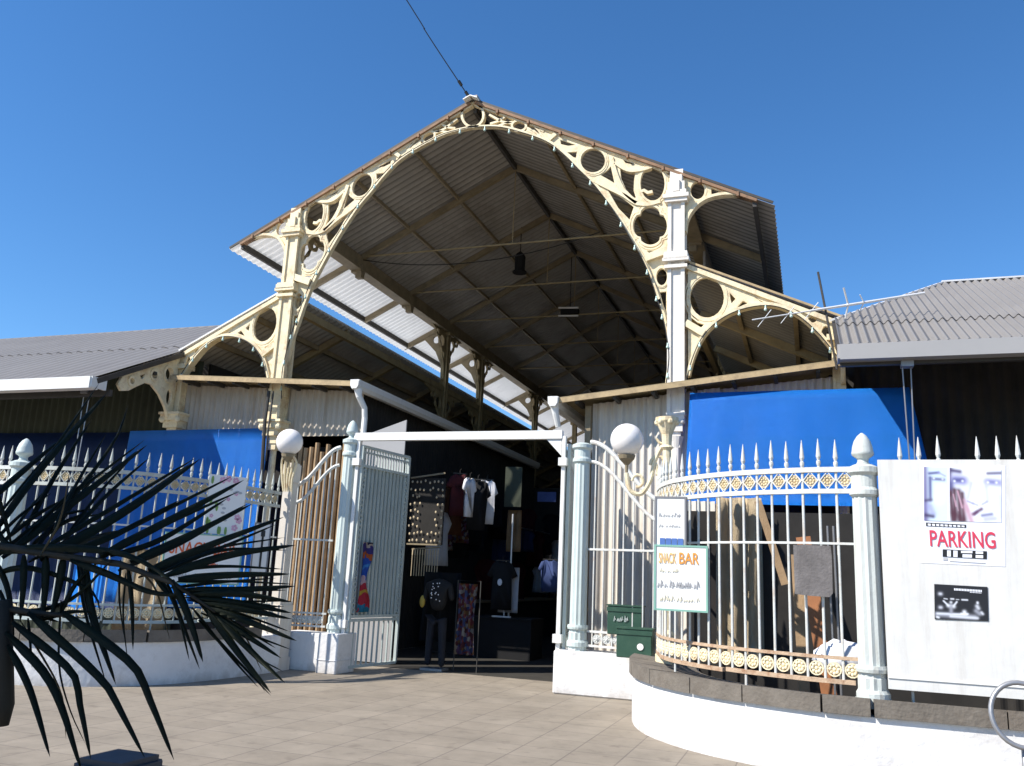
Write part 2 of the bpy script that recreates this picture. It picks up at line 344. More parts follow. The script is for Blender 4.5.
# ------------------------------------------------------------------ world, sun
w = bpy.data.worlds.new('World'); sc.world = w; w.use_nodes = True
nt = w.node_tree; bg = nt.nodes['Background']
sky = nt.nodes.new('ShaderNodeTexSky'); sky.sky_type = 'NISHITA'; sky.sun_disc = False
SUN = V((-.532, -.482, .695)).normalized()          # towards the sun
el = math.asin(SUN.z); az = math.atan2(SUN.x, SUN.y)
sky.sun_elevation = el; sky.sun_rotation = az % (2*math.pi)
sky.altitude = 0; sky.air_density = 1.0; sky.dust_density = .0; sky.ozone_density = 7.0
hs = nt.nodes.new('ShaderNodeHueSaturation'); hs.inputs['Saturation'].default_value = 1.14
nt.links.new(sky.outputs['Color'], hs.inputs['Color']); nt.links.new(hs.outputs['Color'], bg.inputs['Color']); bg.inputs['Strength'].default_value = .12
sd = bpy.data.lights.new('sun', 'SUN'); sd.energy = 5.0; sd.angle = math.radians(.5); sd.color = (1, .95, .87)
so = bpy.data.objects.new('sun', sd); COL.objects.link(so); so.rotation_euler = SUN.to_track_quat('Z', 'Y').to_euler(); so.location = (-20, -30, 30)
vs = sc.view_settings; vs.view_transform = 'Standard'; vs.look = 'None'; vs.gamma = 1; vs.exposure = .6; vs.use_curve_mapping = False

# ------------------------------------------------------------------ ground
bm = B(); add_box(bm, (0, 0, -.1), (700, 700, .2)); struct('plaza_pavement', bm, 'paving')

bm = B(); add_box(bm, (0.25, 14.9, -.02), (4.6, 31.2, .048)); struct('hall_floor_shade', bm, 'floor')  # dark sheet over the paving, stands for shade inside the hall

# ------------------------------------------------------------------ market hall
A, HC, HA, BB, CC = 4.1, 9.06, 11.09, 5.49, 6.72    # column x, roof height over columns, apex, eave x, aisle eave x
SL = (HA-HC)/A; YL = 31
HB = 7.2; HE = 6.0                                  # aisle roof: at the columns / at its eaves
hall = thing('market_hall', 'large open market hall with gabled corrugated roof and cream cast iron tracery', 'market hall', (0, 0, 0))
KX = {1: 1.0, -1: .953}                            # the hall's left half measures a little narrower
def X(s, v): return s*KX[s]*v
def roofz(x): return HA-SL*abs(x)
for s in (-1, 1):
    sl = V((s, 0, -SL)).normalized(); k = math.sqrt(1+SL*SL)
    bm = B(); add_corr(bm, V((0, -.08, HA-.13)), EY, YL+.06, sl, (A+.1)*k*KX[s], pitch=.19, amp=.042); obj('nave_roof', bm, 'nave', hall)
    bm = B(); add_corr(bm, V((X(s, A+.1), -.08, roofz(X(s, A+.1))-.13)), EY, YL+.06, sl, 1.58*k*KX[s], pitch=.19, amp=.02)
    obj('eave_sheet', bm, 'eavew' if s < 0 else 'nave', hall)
    bm = B(); add_bar(bm, (s*.02, -.10, HA-.115), (X(s, 5.76), -.10, roofz(X(s, 5.76))-.115), .03, .045); obj('verge_board', bm, 'darksteel', hall)
    bm = B(); add_bar(bm, (s*.05, -.05, HA-.18), (X(s, BB), -.05, roofz(X(s, BB))-.18), .14, .05)
    for j in range(8):
        x = X(s, .55+j*.66); add_box(bm, (x, -.09, roofz(x)-.19), (.04, .10, .08))
    obj('rake_beam', bm, 'verge', hall)
    # purlins
    for x in (1.45, 2.75):
        bm = B(); add_bar(bm, (X(s, x), .1, roofz(X(s, x))-.22), (X(s, x), YL-.4, roofz(X(s, x))-.21), .055, .08); obj('purlin', bm, 'beam', hall)
    bm = B(); add_bar(bm, (X(s, 5.45), -.06, roofz(X(s, 5.45))-.23), (X(s, 5.45), YL-.4, roofz(X(s, 5.45))-.23), .07, .13); obj('eave_purlin', bm, 'darksteel', hall)
    bm = B(); add_bar(bm, (X(s, A), .2, HC-.26), (X(s, A), YL-.4, HC-.26), .22, .30); add_bar(bm, (X(s, A), .2, HC-.44), (X(s, A), YL-.4, HC-.44), .30, .05); obj('wall_plate', bm, 'beam', hall)
    # aisle roof
    la = V((X(s, CC-A), 0, HE-HB)); ks = la.length
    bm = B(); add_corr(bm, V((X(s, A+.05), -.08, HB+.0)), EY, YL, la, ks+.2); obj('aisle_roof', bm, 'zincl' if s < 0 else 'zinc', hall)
    bm = B(); add_corr(bm, V((X(s, A+.08), -.05, HB-.055)), EY, YL-.1, la, ks+.1, pitch=.19, amp=.024); obj('aisle_shade_lining', bm, 'nave', hall)  # darker sheet added below the aisle roof to stand for shade
    bm = B(); add_box(bm, (X(s, CC+.03), YL/2+.6, 3.0), (.06, YL-.6, 5.9)); obj('aisle_blackout', bm, 'dark', hall)  # added wall, keeps sky light out of the aisle
    if s > 0: bm = B(); add_box(bm, (A+.12, YL/2+1.6, (HB+HC)/2-.1), (.05, YL-3, HC-HB-.3)); obj('clerestory_blackout', bm, 'nave', hall)  # added panel, stops sky light entering by the right clerestory
    bm = B(); add_bar(bm, (X(s, A+.1), -.10, HB+.0), (X(s, CC+.12), -.10, HE-.02), .03, .035); obj('aisle_verge', bm, 'fasciaw' if s < 0 else 'tanboard', hall)
    for f in (.35, .75):
        p = V((X(s, A), 0, HB))+la*f; bm = B(); add_bar(bm, p+V((0, .1, -.08)), p+V((0, YL-1, -.08)), .08, .11); obj('purlin', bm, 'beam', hall)
bm = B(); add_bar(bm, (0, -.20, HA-.10), (0, YL, HA-.10), .26, .04); obj('ridge_cap', bm, 'zinc', hall)
bm = B(); add_bar(bm, (-.15, -.16, HA-.17), (0, -.16, HA-.10), .2, .02); add_bar(bm, (.15, -.16, HA-.17), (0, -.16, HA-.10), .2, .02); obj('apex_flashing', bm, 'fasciaw', hall)
bm = B(); add_bar(bm, (0, .05, HA-.26), (0, YL-.4, HA-.26), .07, .13); obj('ridge_beam', bm, 'darksteel', hall)
RAF = [2.65, 5.4, 8.1, 11.0, 14, 17, 20, 23, 26, 29]
for Y in RAF:
    for s in (-1, 1):
        bm = B(); add_bar(bm, (s*.02, Y, HA-.26), (X(s, BB-.05), Y, roofz(X(s, BB-.05))-.26), .09, .13); obj('rafter', bm, 'beam', hall)
        p0, p1 = V((X(s, A+.1), Y, HB-.14)), V((X(s, CC), Y, HE-.14))
        bm = B(); add_bar(bm, p0, p1, .11, .15); obj('aisle_rafter', bm, 'shadecream', hall)
    bm = B(); add_tube(bm, [(-A, Y, HC-.1), (A, Y, HC-.1)], .022, 6); add_tube(bm, [(0, Y, HC-.1), (0, Y, HA-.1)], .012, 6); obj('tie_rod', bm, 'shadecream', hall)
# far end of the hall
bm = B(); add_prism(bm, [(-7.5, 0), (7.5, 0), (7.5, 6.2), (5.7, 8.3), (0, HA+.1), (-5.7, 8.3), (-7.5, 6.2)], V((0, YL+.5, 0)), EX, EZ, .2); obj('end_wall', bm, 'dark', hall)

# columns: upper square panelled shaft on the gable line
def column(x, y, z1, m, big=True, parent=None, zcap=4.35, cs_=1.0):
    c = bpy.data.objects.new('column', None); COL.objects.link(c); c.parent = hall; c.location = (x, y, 0)
    bm = B(); w_ = .34 if big else .22
    zl = 4.3; w_ *= .86
    add_box(bm, (x, y, (z1+zl)/2), (w_*.8, w_*.8, z1-zl))
    for sx in (-1, 1):
        for sy in (-1, 1): add_box(bm, (x+sx*w_*.40, y+sy*w_*.40, (z1+zl)/2-.1), (w_*.22, w_*.22, z1-zl-.3))
    obj('shaft', bm, m, c)
    bm = B(); add_lathe(bm, (x, y, 0), [(.16, 0), (.16, .3), (.10, .4), (.085, .6), (.07, zcap-.5), (.12, zcap-.3)], 12, .06); obj('lower_shaft', bm, m, c)
    bm = B()
    if big:
        for z, q in ((HB-.02, .46), (HB+.10, .40), (HB-.14, .40)): add_box(bm, (x, y, z), (q, q, .06))
        add_box(bm, (x, y-.02, HB+.04), (.42, .42, .10))
    else: add_box(bm, (x, y, z1-.3), (.34, .34, .10))
    obj('collar', bm, m, c)
    bm = B(); zc = z1-.62
    if big:
        for z, q in ((zc, .40), (zc+.07, .46), (zc+.16, .36)): add_box(bm, (x, y, z), (q, q, .07))
        add_box(bm, (x, y-.03, zc+.33), (.20, .24, .34)); add_box(bm, (x, y-.15, zc+.28), (.12, .08, .22))
    obj('capital', bm, m, c) if big else bm.free()
    bm = B()
    for i, (z, q) in enumerate(((zcap-.42, .20), (zcap-.30, .24), (zcap-.15, .36), (zcap, .46), (zcap+.07, .52))): q *= cs_; add_box(bm, (x, y, z), (q, q, .15 if i < 4 else .05))
    for sx in (-1, 1): add_sphere(bm, (x+sx*.19*cs_, y-.2*cs_, zcap-.06), .07*cs_, n=8)
    obj('lower_capital', bm, m, c)
    return c
column(X(-1, A), 0, HC-.04, 'cream'); column(A, 0, HC-.12, 'cream_white', cs_=.62)
bm = B(); add_tube(bm, [(-3.95, -.30, 5.0), (-3.94, -.34, 4.4), (-3.90, -.30, 3.2)], .035, 8); add_tube(bm, [(-3.86, -.28, 5.0), (-3.84, -.34, 4.2), (-3.86, -.28, 3.6)], .02, 6); obj('service_pipe', bm, 'darksteel', hall)
for s in (-1, 1): column(X(s, CC), .02, HE-.05, 'cream', big=False, zcap=4.55)
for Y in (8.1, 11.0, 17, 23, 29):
    for s in (-1, 1): column(X(s, A), Y, HC-.2, 'shadecream', big=False)

# tracery: cast iron plates pierced by rings
PL = -.02
def F2(x, y):                                       # photo point on the gable plane, right half
    p = onY(x, y, PL); return (p.x, p.z)
def U6(u, v): return F2(540+u/6.38, 130+v/6.38)
def U2(u, v): return F2(480+u/3.19, 80+v/3.19)
def U3(u, v): return F2(640+u/4.64, 240+v/4.64)
def U8(u, v): return F2(600+u/4.79, 220+v/4.79)
def ell(f, u, v, a, b, n=22): return [f(u+a*math.cos(2*math.pi*k/n), v+b*math.sin(2*math.pi*k/n)) for k in range(n)]
def quatre(f, u, v, a, b):
    out = []
    for k in range(40):
        t = 2*math.pi*k/40; r = .84+.18*abs(math.cos(2*t))**.4; out.append(f(u+a*r*math.cos(t), v+b*r*math.sin(t)))
    return out
arch = [U2(20, 150), U2(60, 155), U2(130, 170), U2(215, 200), U2(270, 240), U2(320, 290), U2(370, 340), U2(430, 420), U2(480, 500), U2(520, 570), U2(550, 640), U2(575, 720)]
arch += [U8(285, 390), U8(310, 480), U8(325, 560), U8(335, 660)]
arch = [V(p) for p in arch[:1]]+[V(p) for p in arch[1:]]
arch[0] = V((0.0, arch[0].y)); arch = [p for p in arch if True]
arch.append(V((A-.17, 4.9))); arch = smooth_line(arch, 4)
i0_ = next(k for k, p in enumerate(arch) if p.x > 1.42)
outer = [(p.x, p.y) for p in arch[i0_:]]+[(A-.12, roofz(A)-.19), (arch[i0_].x, roofz(arch[i0_].x)-.17)]
h_circ = [ell(U6, 340, 200, 74, 72), ell(U6, 720, 345, 74, 104), ell(U8, 297, 275, 27, 40)]
h_quat = [quatre(U6, 705, 615, 100, 112)]
h_tri = [[U6(*p) for p in q] for q in (
  [(135, 68), (240, 98), (180, 104), (138, 94)], [(178, 147), (236, 142), (232, 180), (216, 178)],
  [(452, 238), (476, 340), (392, 290), (432, 262)], [(518, 256), (560, 272), (608, 280), (600, 330), (598, 385), (612, 425), (596, 428), (552, 380), (524, 315)],
  [(532, 192), (622, 222), (590, 224), (548, 214)], [(436, 384), (530, 442), (594, 490), (568, 568), (502, 498)])]
h_tri += [[U8(*p) for p in q] for q in ([(288, 352), (318, 348), (318, 440), (304, 410)], [(226, 150), (288, 145), (240, 163)])]
og_out = [U2(*p) for p in ((655, 490), (660, 455), (675, 425), (700, 398), (740, 378), (800, 370), (870, 380))]
og_out += [(BB, roofz(BB)-.20), (A+.12, roofz(A+.12)-.20), (A+.12, og_out[0][1])]
og_h = [ell(U2, 695, 355, 23, 28), [U2(737, 345), U2(772, 358), U2(738, 370)]]
al = [U3(*p) for p in ((225, 640), (245, 560), (290, 460), (360, 385), (450, 335), (560, 310), (650, 318), (740, 360), (820, 430), (880, 500), (918, 550))]
al = [(p.x, p.y) for p in smooth_line([V(p) for p in al], 4)]
as_out = [(A+.2, al[0][1])]+al+[(CC+.02, al[-1][1]), (CC+.02, HE-.06), (A+.2, HB-.10)]
as_h = [ell(U3, 312, 270, 80, 94), [U3(412, 242), U3(448, 274), U3(424, 300)], [U3(478, 284), U3(505, 296), U3(452, 318), U3(432, 332)],
        [U3(238, 345), U3(300, 395), U3(270, 425), U3(238, 385)], [U3(520, 262), (U3(600, 300)), U3(560, 290)], ell(U3, 862, 440, 22, 40, 12), ell(U3, 800, 372, 22, 16, 10)]
mir = lambda ring: [(-p[0]*KX[-1], p[1]) for p in ring]
def mirror(bm):
    for v in bm.verts:
        if v.co.z > 7.3 or abs(v.co.x) < A: v.co.z += SL*v.co.x*.047*max(0, min(1, (v.co.z-6.6)/1.2))
        v.co.x = -v.co.x*KX[-1]
    bmesh.ops.reverse_faces(bm, faces=bm.faces[:])
def beads(bm, rings, w_=.05, d=.085, off=.0):
    for r in rings:
        cx = sum(p[0] for p in r)/len(r); cy = sum(p[1] for p in r)/len(r)
        for g_, w2, d2 in ((1.14, w_*.75, d), (1.30, w_*.5, d*.85)): add_ribbon(bm, [(cx+(p[0]-cx)*g_, cy+(p[1]-cy)*g_) for p in r], w2, d2, V((0, PL, 0)), EX, EZ, True)
for s in (-1, 1):
    mm = lambda r: r
    m = 'cream'
    def grow(r, f): cx = sum(p[0] for p in r)/len(r); cy = sum(p[1] for p in r)/len(r); return [(cx+(p[0]-cx)*f, cy+(p[1]-cy)*f) for p in r]
    bm = B(); plate(bm, mm(outer), [grow(r, 1.06) for r in h_circ+h_quat]+[grow(r, 1.12) for r in h_tri], V((0, PL, 0)), EX, EZ, .05)
    beads(bm, [mm(r) for r in h_circ+h_quat])
    add_ribbon(bm, mm([(p.x-.0, p.y+.03) for p in arch]), .05, .10, V((0, PL, 0)), EX, EZ)
    add_ribbon(bm, mm([(0.02, HA-.205), (A-.15, roofz(A-.15)-.205)]), .045, .10, V((0, PL, 0)), EX, EZ)
    # scroll tongue in the big ring, pilaster strip, cast rib swinging from the ring to the arch
    add_ribbon(bm, mm([U6(*p) for p in ((640, 400), (665, 390), (690, 405), (720, 398))]), .06, .09, V((0, PL, 0)), EX, EZ)
    add_ribbon(bm, mm([U6(*p) for p in ((104, 32), (64, 66))]), .08, .13, V((0, PL, 0)), EX, EZ)
    add_ribbon(bm, mm([(p.x, p.y) for p in smooth_line([V(U6(*p)) for p in ((350, 330), (450, 380), (540, 425), (610, 470), (690, 480), (770, 460))], 4)]), .07, .12, V((0, PL, 0)), EX, EZ)
    add_ribbon(bm, mm([(p.x, p.y) for p in smooth_line([V(U6(*p)) for p in ((455, 180), (490, 300), (540, 400), (620, 470))], 4)]), .08, .12, V((0, PL, 0)), EX, EZ)
    add_ribbon(bm, mm([(p.x, p.y) for p in smooth_line([V(U6(*p)) for p in ((480, 215), (560, 262), (640, 262), (720, 240))], 4)]), .06, .12, V((0, PL, 0)), EX, EZ)
    U9 = lambda u, v: F2(470+u/4.64, 90+v/4.64)
    add_ribbon(bm, ell(U9, 230, 170, 33, 25, 18), .045, .09, V((0, PL, 0)), EX, EZ, True)
    for q in (((92, 118), (150, 150), (200, 160)), ((96, 160), (130, 150), (165, 128)), ((258, 175), (300, 195), (350, 238)), ((255, 158), (300, 168), (345, 196)), ((290, 160), (320, 190), (345, 232)), ((130, 172), (165, 158), (200, 152)), ((265, 190), (285, 196), (310, 214))):
        add_ribbon(bm, [U9(*p) for p in q], .042, .08, V((0, PL, 0)), EX, EZ)
    add_ribbon(bm, mm([U8(222, 192), U8(335, 150)]), .13, .24, V((0, PL, 0)), EX, EZ)
    (mirror(bm) if s < 0 else None); obj('nave_tracery', bm, m, hall)
    bm = B(); plate(bm, mm(og_out), [mm(r) for r in og_h], V((0, PL, 0)), EX, EZ, .07); beads(bm, [mm(og_h[0])])
    add_ribbon(bm, mm([(p.x, p.y+.02) for p in smooth_line([V(p) for p in og_out[:7]], 4)]), .05, .16, V((0, PL, 0)), EX, EZ); (mirror(bm) if s < 0 else None); obj('eave_tracery', bm, m, hall)
    bm = B(); plate(bm, mm(as_out), [mm(r) for r in as_h], V((0, PL, 0)), EX, EZ, .07); beads(bm, [mm(as_h[0])])
    add_ribbon(bm, mm([(p[0], p[1]+.025) for p in al]), .06, .17, V((0, PL, 0)), EX, EZ)
    add_ribbon(bm, mm([(A+.2, HB-.14), (CC, HE-.10)]), .08, .17, V((0, PL, 0)), EX, EZ)
    add_ribbon(bm, mm([U3(215, 390), U3(300, 440)]), .12, .22, V((0, PL, 0)), EX, EZ)
    (mirror(bm) if s < 0 else None); obj('aisle_tracery', bm, m, hall)
bm = B(); cr = ell(U2, -8, 120, 38, 38)
cxm = sum(p[0] for p in cr)/len(cr); cr = [((p[0]-cxm)*.92, p[1]+.05) for p in cr]
add_ribbon(bm, cr, .05, .10, V((0, PL, 0)), EX, EZ, True); obj('crown_ring', bm, 'cream', hall)
# brackets under the verges of the side roofs, pointing out to the street
def front_bracket(x, m, k=1.0):
    out = [(-.10, 5.92), (-1.6, 5.08), (-1.68, 4.90), (-1.58, 4.80), (-1.4, 4.84), (-1.2, 4.97), (-.98, 5.10), (-.8, 5.10), (-.55, 4.95), (-.33, 4.72), (-.20, 4.5), (-.12, 4.4)]
    hs = [circ(-.36, 5.42, .15, .16), circ(-.78, 5.30, .10), [(-.98, 5.30), (-1.08, 5.12), (-1.16, 5.20)], circ(-1.36, 5.04, .085), circ(-.27, 4.95, .08, .17)]
    vz = lambda q: (q[0], 5.92+(q[0]+.1)*.56-(5.92+(q[0]+.1)*.56-q[1])*(k if q[0] < -.5 else 1-(1-k)*.6)); out = [vz(q) for q in out]; hs = [[vz(q) for q in r] for r in hs]
    bm = B(); plate(bm, out, hs[:], V((x, 0, 0)), EY, EZ, .07)
    for h_ in hs[:2]+hs[3:4]: add_ribbon(bm, [(a*1.0, b) for a, b in h_], .05, .12, V((x, 0, 0)), EY, EZ, True)
    obj('verge_bracket', bm, m, hall)
front_bracket(X(-1, CC)-.05, 'cream'); front_bracket(CC+.05, 'cream', .5)
# arcade brackets of the inner columns
for Y in (0, 8.1, 11.0, 17):
    for s in (-1, 1):
        arc = [(1.25-1.15*math.sin(t*math.pi/16), HC-.45-1.5*(1-math.cos(t*math.pi/16))) for t in range(9)]
        m = 'shadecream'
        for dr in (1, -1):
            if Y == 0 and dr < 0: continue
            o2 = [(dr*.1, HC-.40), (dr*1.3, HC-.40)]+[(dr*a, b) for a, b in arc]+[(dr*.1, arc[-1][1])]
            bm = B(); plate(bm, o2, [circ(dr*.38, HC-.78, .17), circ(dr*.72, HC-.60, .10), circ(dr*.24, HC-1.2, .08, .13)], V((X(s, A), Y, 0)), EY, EZ, .06); obj('arcade_bracket', bm, m, hall)
            if Y:
                o3 = [(dr*.1, 6.8), (dr*1.3, 6.8)]+[(dr*a, b-HC+.40+6.8) for a, b in arc]+[(dr*.1, arc[-1][1]-HC+.40+6.8)]
                bm = B(); plate(bm, o3, [circ(dr*.38, 6.42, .17), circ(dr*.72, 6.6, .10)], V((X(s, A), Y, 0)), EY, EZ, .06); obj('arcade_bracket', bm, m, hall)
        if Y:
            o4 = [(X(s, A+.1), HC-.25), (X(s, BB-.1), roofz(BB-.1)-.20), (X(s, A+.75), HC-.62), (X(s, A+.35), HC-1.0), (X(s, A+.1), HC-1.5)]
            bm = B(); plate(bm, o4, [circ(X(s, A+.34), HC-.64, .12)], V((0, Y, 0)), EX, EZ, .06); obj('eave_bracket', bm, 'beam', hall)
    bm = B(); add_bar(bm, (-A, Y+.01, 6.85), (-A, Y+.01, 6.95), .1, .1); bm.free()
for s in (-1, 1):
    bm = B(); add_bar(bm, (X(s, A), .2, HB-.32), (X(s, A), YL-.4, HB-.32), .12, .16); obj('aisle_beam', bm, 'shadecream', hall)
    # corbels where rafters without a column land
    for Y in (2.65, 5.4):
        bm = B(); add_box(bm, (X(s, A), Y, HC-.42), (.26, .22, .2)); add_box(bm, (X(s, A-.06), Y, HC-.58), (.16, .16, .14)); obj('corbel', bm, 'beam', hall)

# string lights along the arches
def lights(pts, label, n):
    L_ = [V((p[0], PL-.13, p[1])) for p in pts]
    t = thing('string_lights', label, 'string lights', L_[0], 'strings of bulbs along the arches')
    bm = B(); add_tube(bm, L_, .009, 5); obj('wire', bm, 'cable', t)
    tot = [0]
    for a, b in zip(L_, L_[1:]): tot.append(tot[-1]+(b-a).length)
    proto = None
    for i in range(n):
        d = (i+.5)/n*tot[-1]; k = max(j for j in range(len(tot)) if tot[j] <= d); k = min(k, len(L_)-2)
        p = L_[k].lerp(L_[k+1], (d-tot[k])/max(1e-6, tot[k+1]-tot[k]))
        if proto is None:
            bm = B(); add_lathe(bm, p, [(.010, .0), (.014, -.01), (.014, -.035), (.015, -.042), (.025, -.065), (.026, -.085), (.014, -.10)], 8)
            proto = obj('bulb', bm, 'bulb', t, True, loc=p)
        else: copy_part(proto, t, p-L_[0])
full = [(-p.x*KX[-1], p.y+SL*p.x*.047*max(0, min(1, (p.y-6.6)/1.2))) for p in reversed(arch)]+[(p.x, p.y) for p in arch[1:]]
lights([(a, b-.03) for a, b in full], 'string of bulbs following the tall central arch of the gable', 28)
lights([(a, b-.02) for a, b in mir(al)], 'string of bulbs following the low side arch left of the gable', 8)
lights([(a, b-.02) for a, b in al], 'string of bulbs following the low side arch right of the gable, beside the aerial', 8)

# hanging lantern and strip light in the nave
p = onY(520, 262, 5.4)
t = thing('hanging_lantern', 'black lantern hanging from the tie rod high under the nave roof', 'lantern', p)
bm = B(); add_lathe(bm, p, [(.10, -.27), (.14, -.24), (.15, .12), (.10, .22), (.03, .28)], 8); obj('body', bm, 'black', t)
bm = B(); add_lathe(bm, p, [(.19, -.30), (.19, -.27), (.1, -.26)], 12); obj('rim', bm, 'black', t)
bm = B(); add_tube(bm, [p+V((0, 0, .27)), p+V((0, 0, .5)), V((p.x, 5.4, roofz(p.x)-.12))], .012, 6); obj('chain', bm, 'black', t)
p = onY(570, 312, 8.1)
t = thing('strip_light', 'twin tube strip light with dark housing deep in the nave', 'light', p)
bm = B(); add_box(bm, p, (.5, .22, .16)); add_tube(bm, [p+V((0, 0, .05)), V((p.x, 8.1, roofz(p.x)-.1))], .012, 6); obj('housing', bm, 'black', t)
for dz in (-.14, .1):
    bm = B(); add_tube(bm, [p+V((-.3, -.14, dz)), p+V((.28, -.14, dz-.03))], .032, 8); obj('tube', bm, 'alu', t)

a_, b_ = onY(352, 258, 2.65), onY(600, 232, 2.65); bm = B()
add_tube(bm, [a_.lerp(b_, k/16)+EZ*(-.42*(1-(2*k/16-1)**2)) for k in range(17)], .012, 5); tag(obj('sagging_wire', bm, 'cable'), 'dark wire sagging across the nave near the first tie rod', 'cable')
# ------------------------------------------------------------------ side buildings (wings)
def wing(s, label):
    t = thing('wing_building', label, 'building', (s*12, 0, 0))
    ye, ze, yr, zr = (-2.3, 4.88, 3.0, 7.50) if s < 0 else (-2.0, 4.97, 2.2, 7.2)
    sl = V((0, yr-ye, zr-ze)); S = sl.length; x0 = abs(X(s, CC))-.05; Lx = 14
    bm = B()
    up = V((0, -sl.z, sl.y)).normalized()*.014
    if s < 0: add_corr(bm, V((-x0-Lx, ye-.1, ze)), EX, Lx, sl, S*.52, pitch=.30, amp=.022, seg=8); add_corr(bm, V((-x0-Lx, ye-.1, ze))+sl*.49+up, EX, Lx, sl, S*.51, pitch=.30, amp=.022, seg=8)
    else:
        add_corr(bm, V((x0, ye-.1, ze)), EX, Lx, sl, S*.34, pitch=.125, amp=.026, seg=8)
        add_corr(bm, V((x0, ye-.1, ze))+up, EX, Lx, sl, S, pitch=.125, amp=.026, seg=8, start=lambda a: S*.30, end=lambda a: S*min(1, .40+.60*a/1.93))
    obj('roof', bm, 'zinc', t)
    # far slope and hip
    bm = B()
    if s < 0: add_corr(bm, V((-x0-Lx, yr, zr)), EX, Lx, V((0, 5, -2.4)), 5.5, pitch=.15, amp=.012)
    else:
        add_corr(bm, V((x0+1.95, yr, zr)), EX, Lx-1.95, V((0, 5, -2.6)), 5.5, pitch=.125, amp=.02)
    obj('rear_roof', bm, 'zinc', t)
    k = .52 if s > 0 else 1
    bm = B()
    if s > 0:
        pa = V((x0, ye, ze))+sl*.40; pb = V((x0+1.95, yr, zr)); add_bar(bm, pa+V((0, 0, .03)), pb+V((0, 0, .05)), .16, .03); add_bar(bm, pb+V((0, 0, .05)), (x0+Lx, yr, zr+.05), .2, .03)
    else: add_bar(bm, (-x0-Lx, yr, zr+.03), (-x0-.3, yr, zr+.03), .16, .03)
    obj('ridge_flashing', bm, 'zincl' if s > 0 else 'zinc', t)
    bm = B(); add_box(bm, (s*(x0+Lx/2), ye-.1, ze-.09), (Lx, .10, .19)); add_box(bm, (s*(x0+Lx/2), ye-.04, ze-.2), (Lx, .22, .03))
    add_box(bm, (s*(x0-.0), ye+.06, ze-.09), (.06, .36, .20))
    obj('eave_fascia', bm, 'fasciaw' if s < 0 else 'fasciadim', t)
    bm = B(); add_bar(bm, (s*(x0-.01), ye, ze-.06), (s*(x0-.01), .0, ze-.06-(zr-ze)/(yr-ye)*ye), .05, .10); obj('verge_trim', bm, 'darksteel', t)
    # back wall, dark sheeting
    bm = B(); add_corr(bm, V((min(s*(x0-.1), s*(x0+Lx)), .45, 0)), EX, Lx+.1, EZ, 5.9, pitch=.2, amp=.02); obj('back_wall', bm, 'corrgreen' if s < 0 else 'dark', t)
    bm = B(); add_box(bm, (s*(x0+Lx/2), -.8, ze+.45), (Lx, .06, .06), 0); add_box(bm, (s*(x0+Lx/2), -1.9, ze-.2), (Lx, .08, .12)); obj('eave_beam', bm, 'darksteel', t)
    # slim clustered eave post
    xs = onY(84, 410, -1.9).x if s < 0 else onY(909, 400, -1.9).x
    bm = B()
    for dx, dy in ((-.06, 0), (.05, .03)): add_tube(bm, [(xs+dx, -1.9+dy, 4.7), (xs+dx*.3, -1.9+dy*.3, 2.2), (xs+dx*.3, -1.9+dy*.3, 0)], .010, 6)
    add_box(bm, (xs, -1.9, 4.72), (.16, .16, .1)); obj('eave_post', bm, 'galv', t)
    return t
wing(-1, 'low market wing on the left with grey roof, white fascia and deep dark eaves')
wing(1, 'low market wing on the right with hipped grey corrugated roof and fascia greyed for grazing sun')

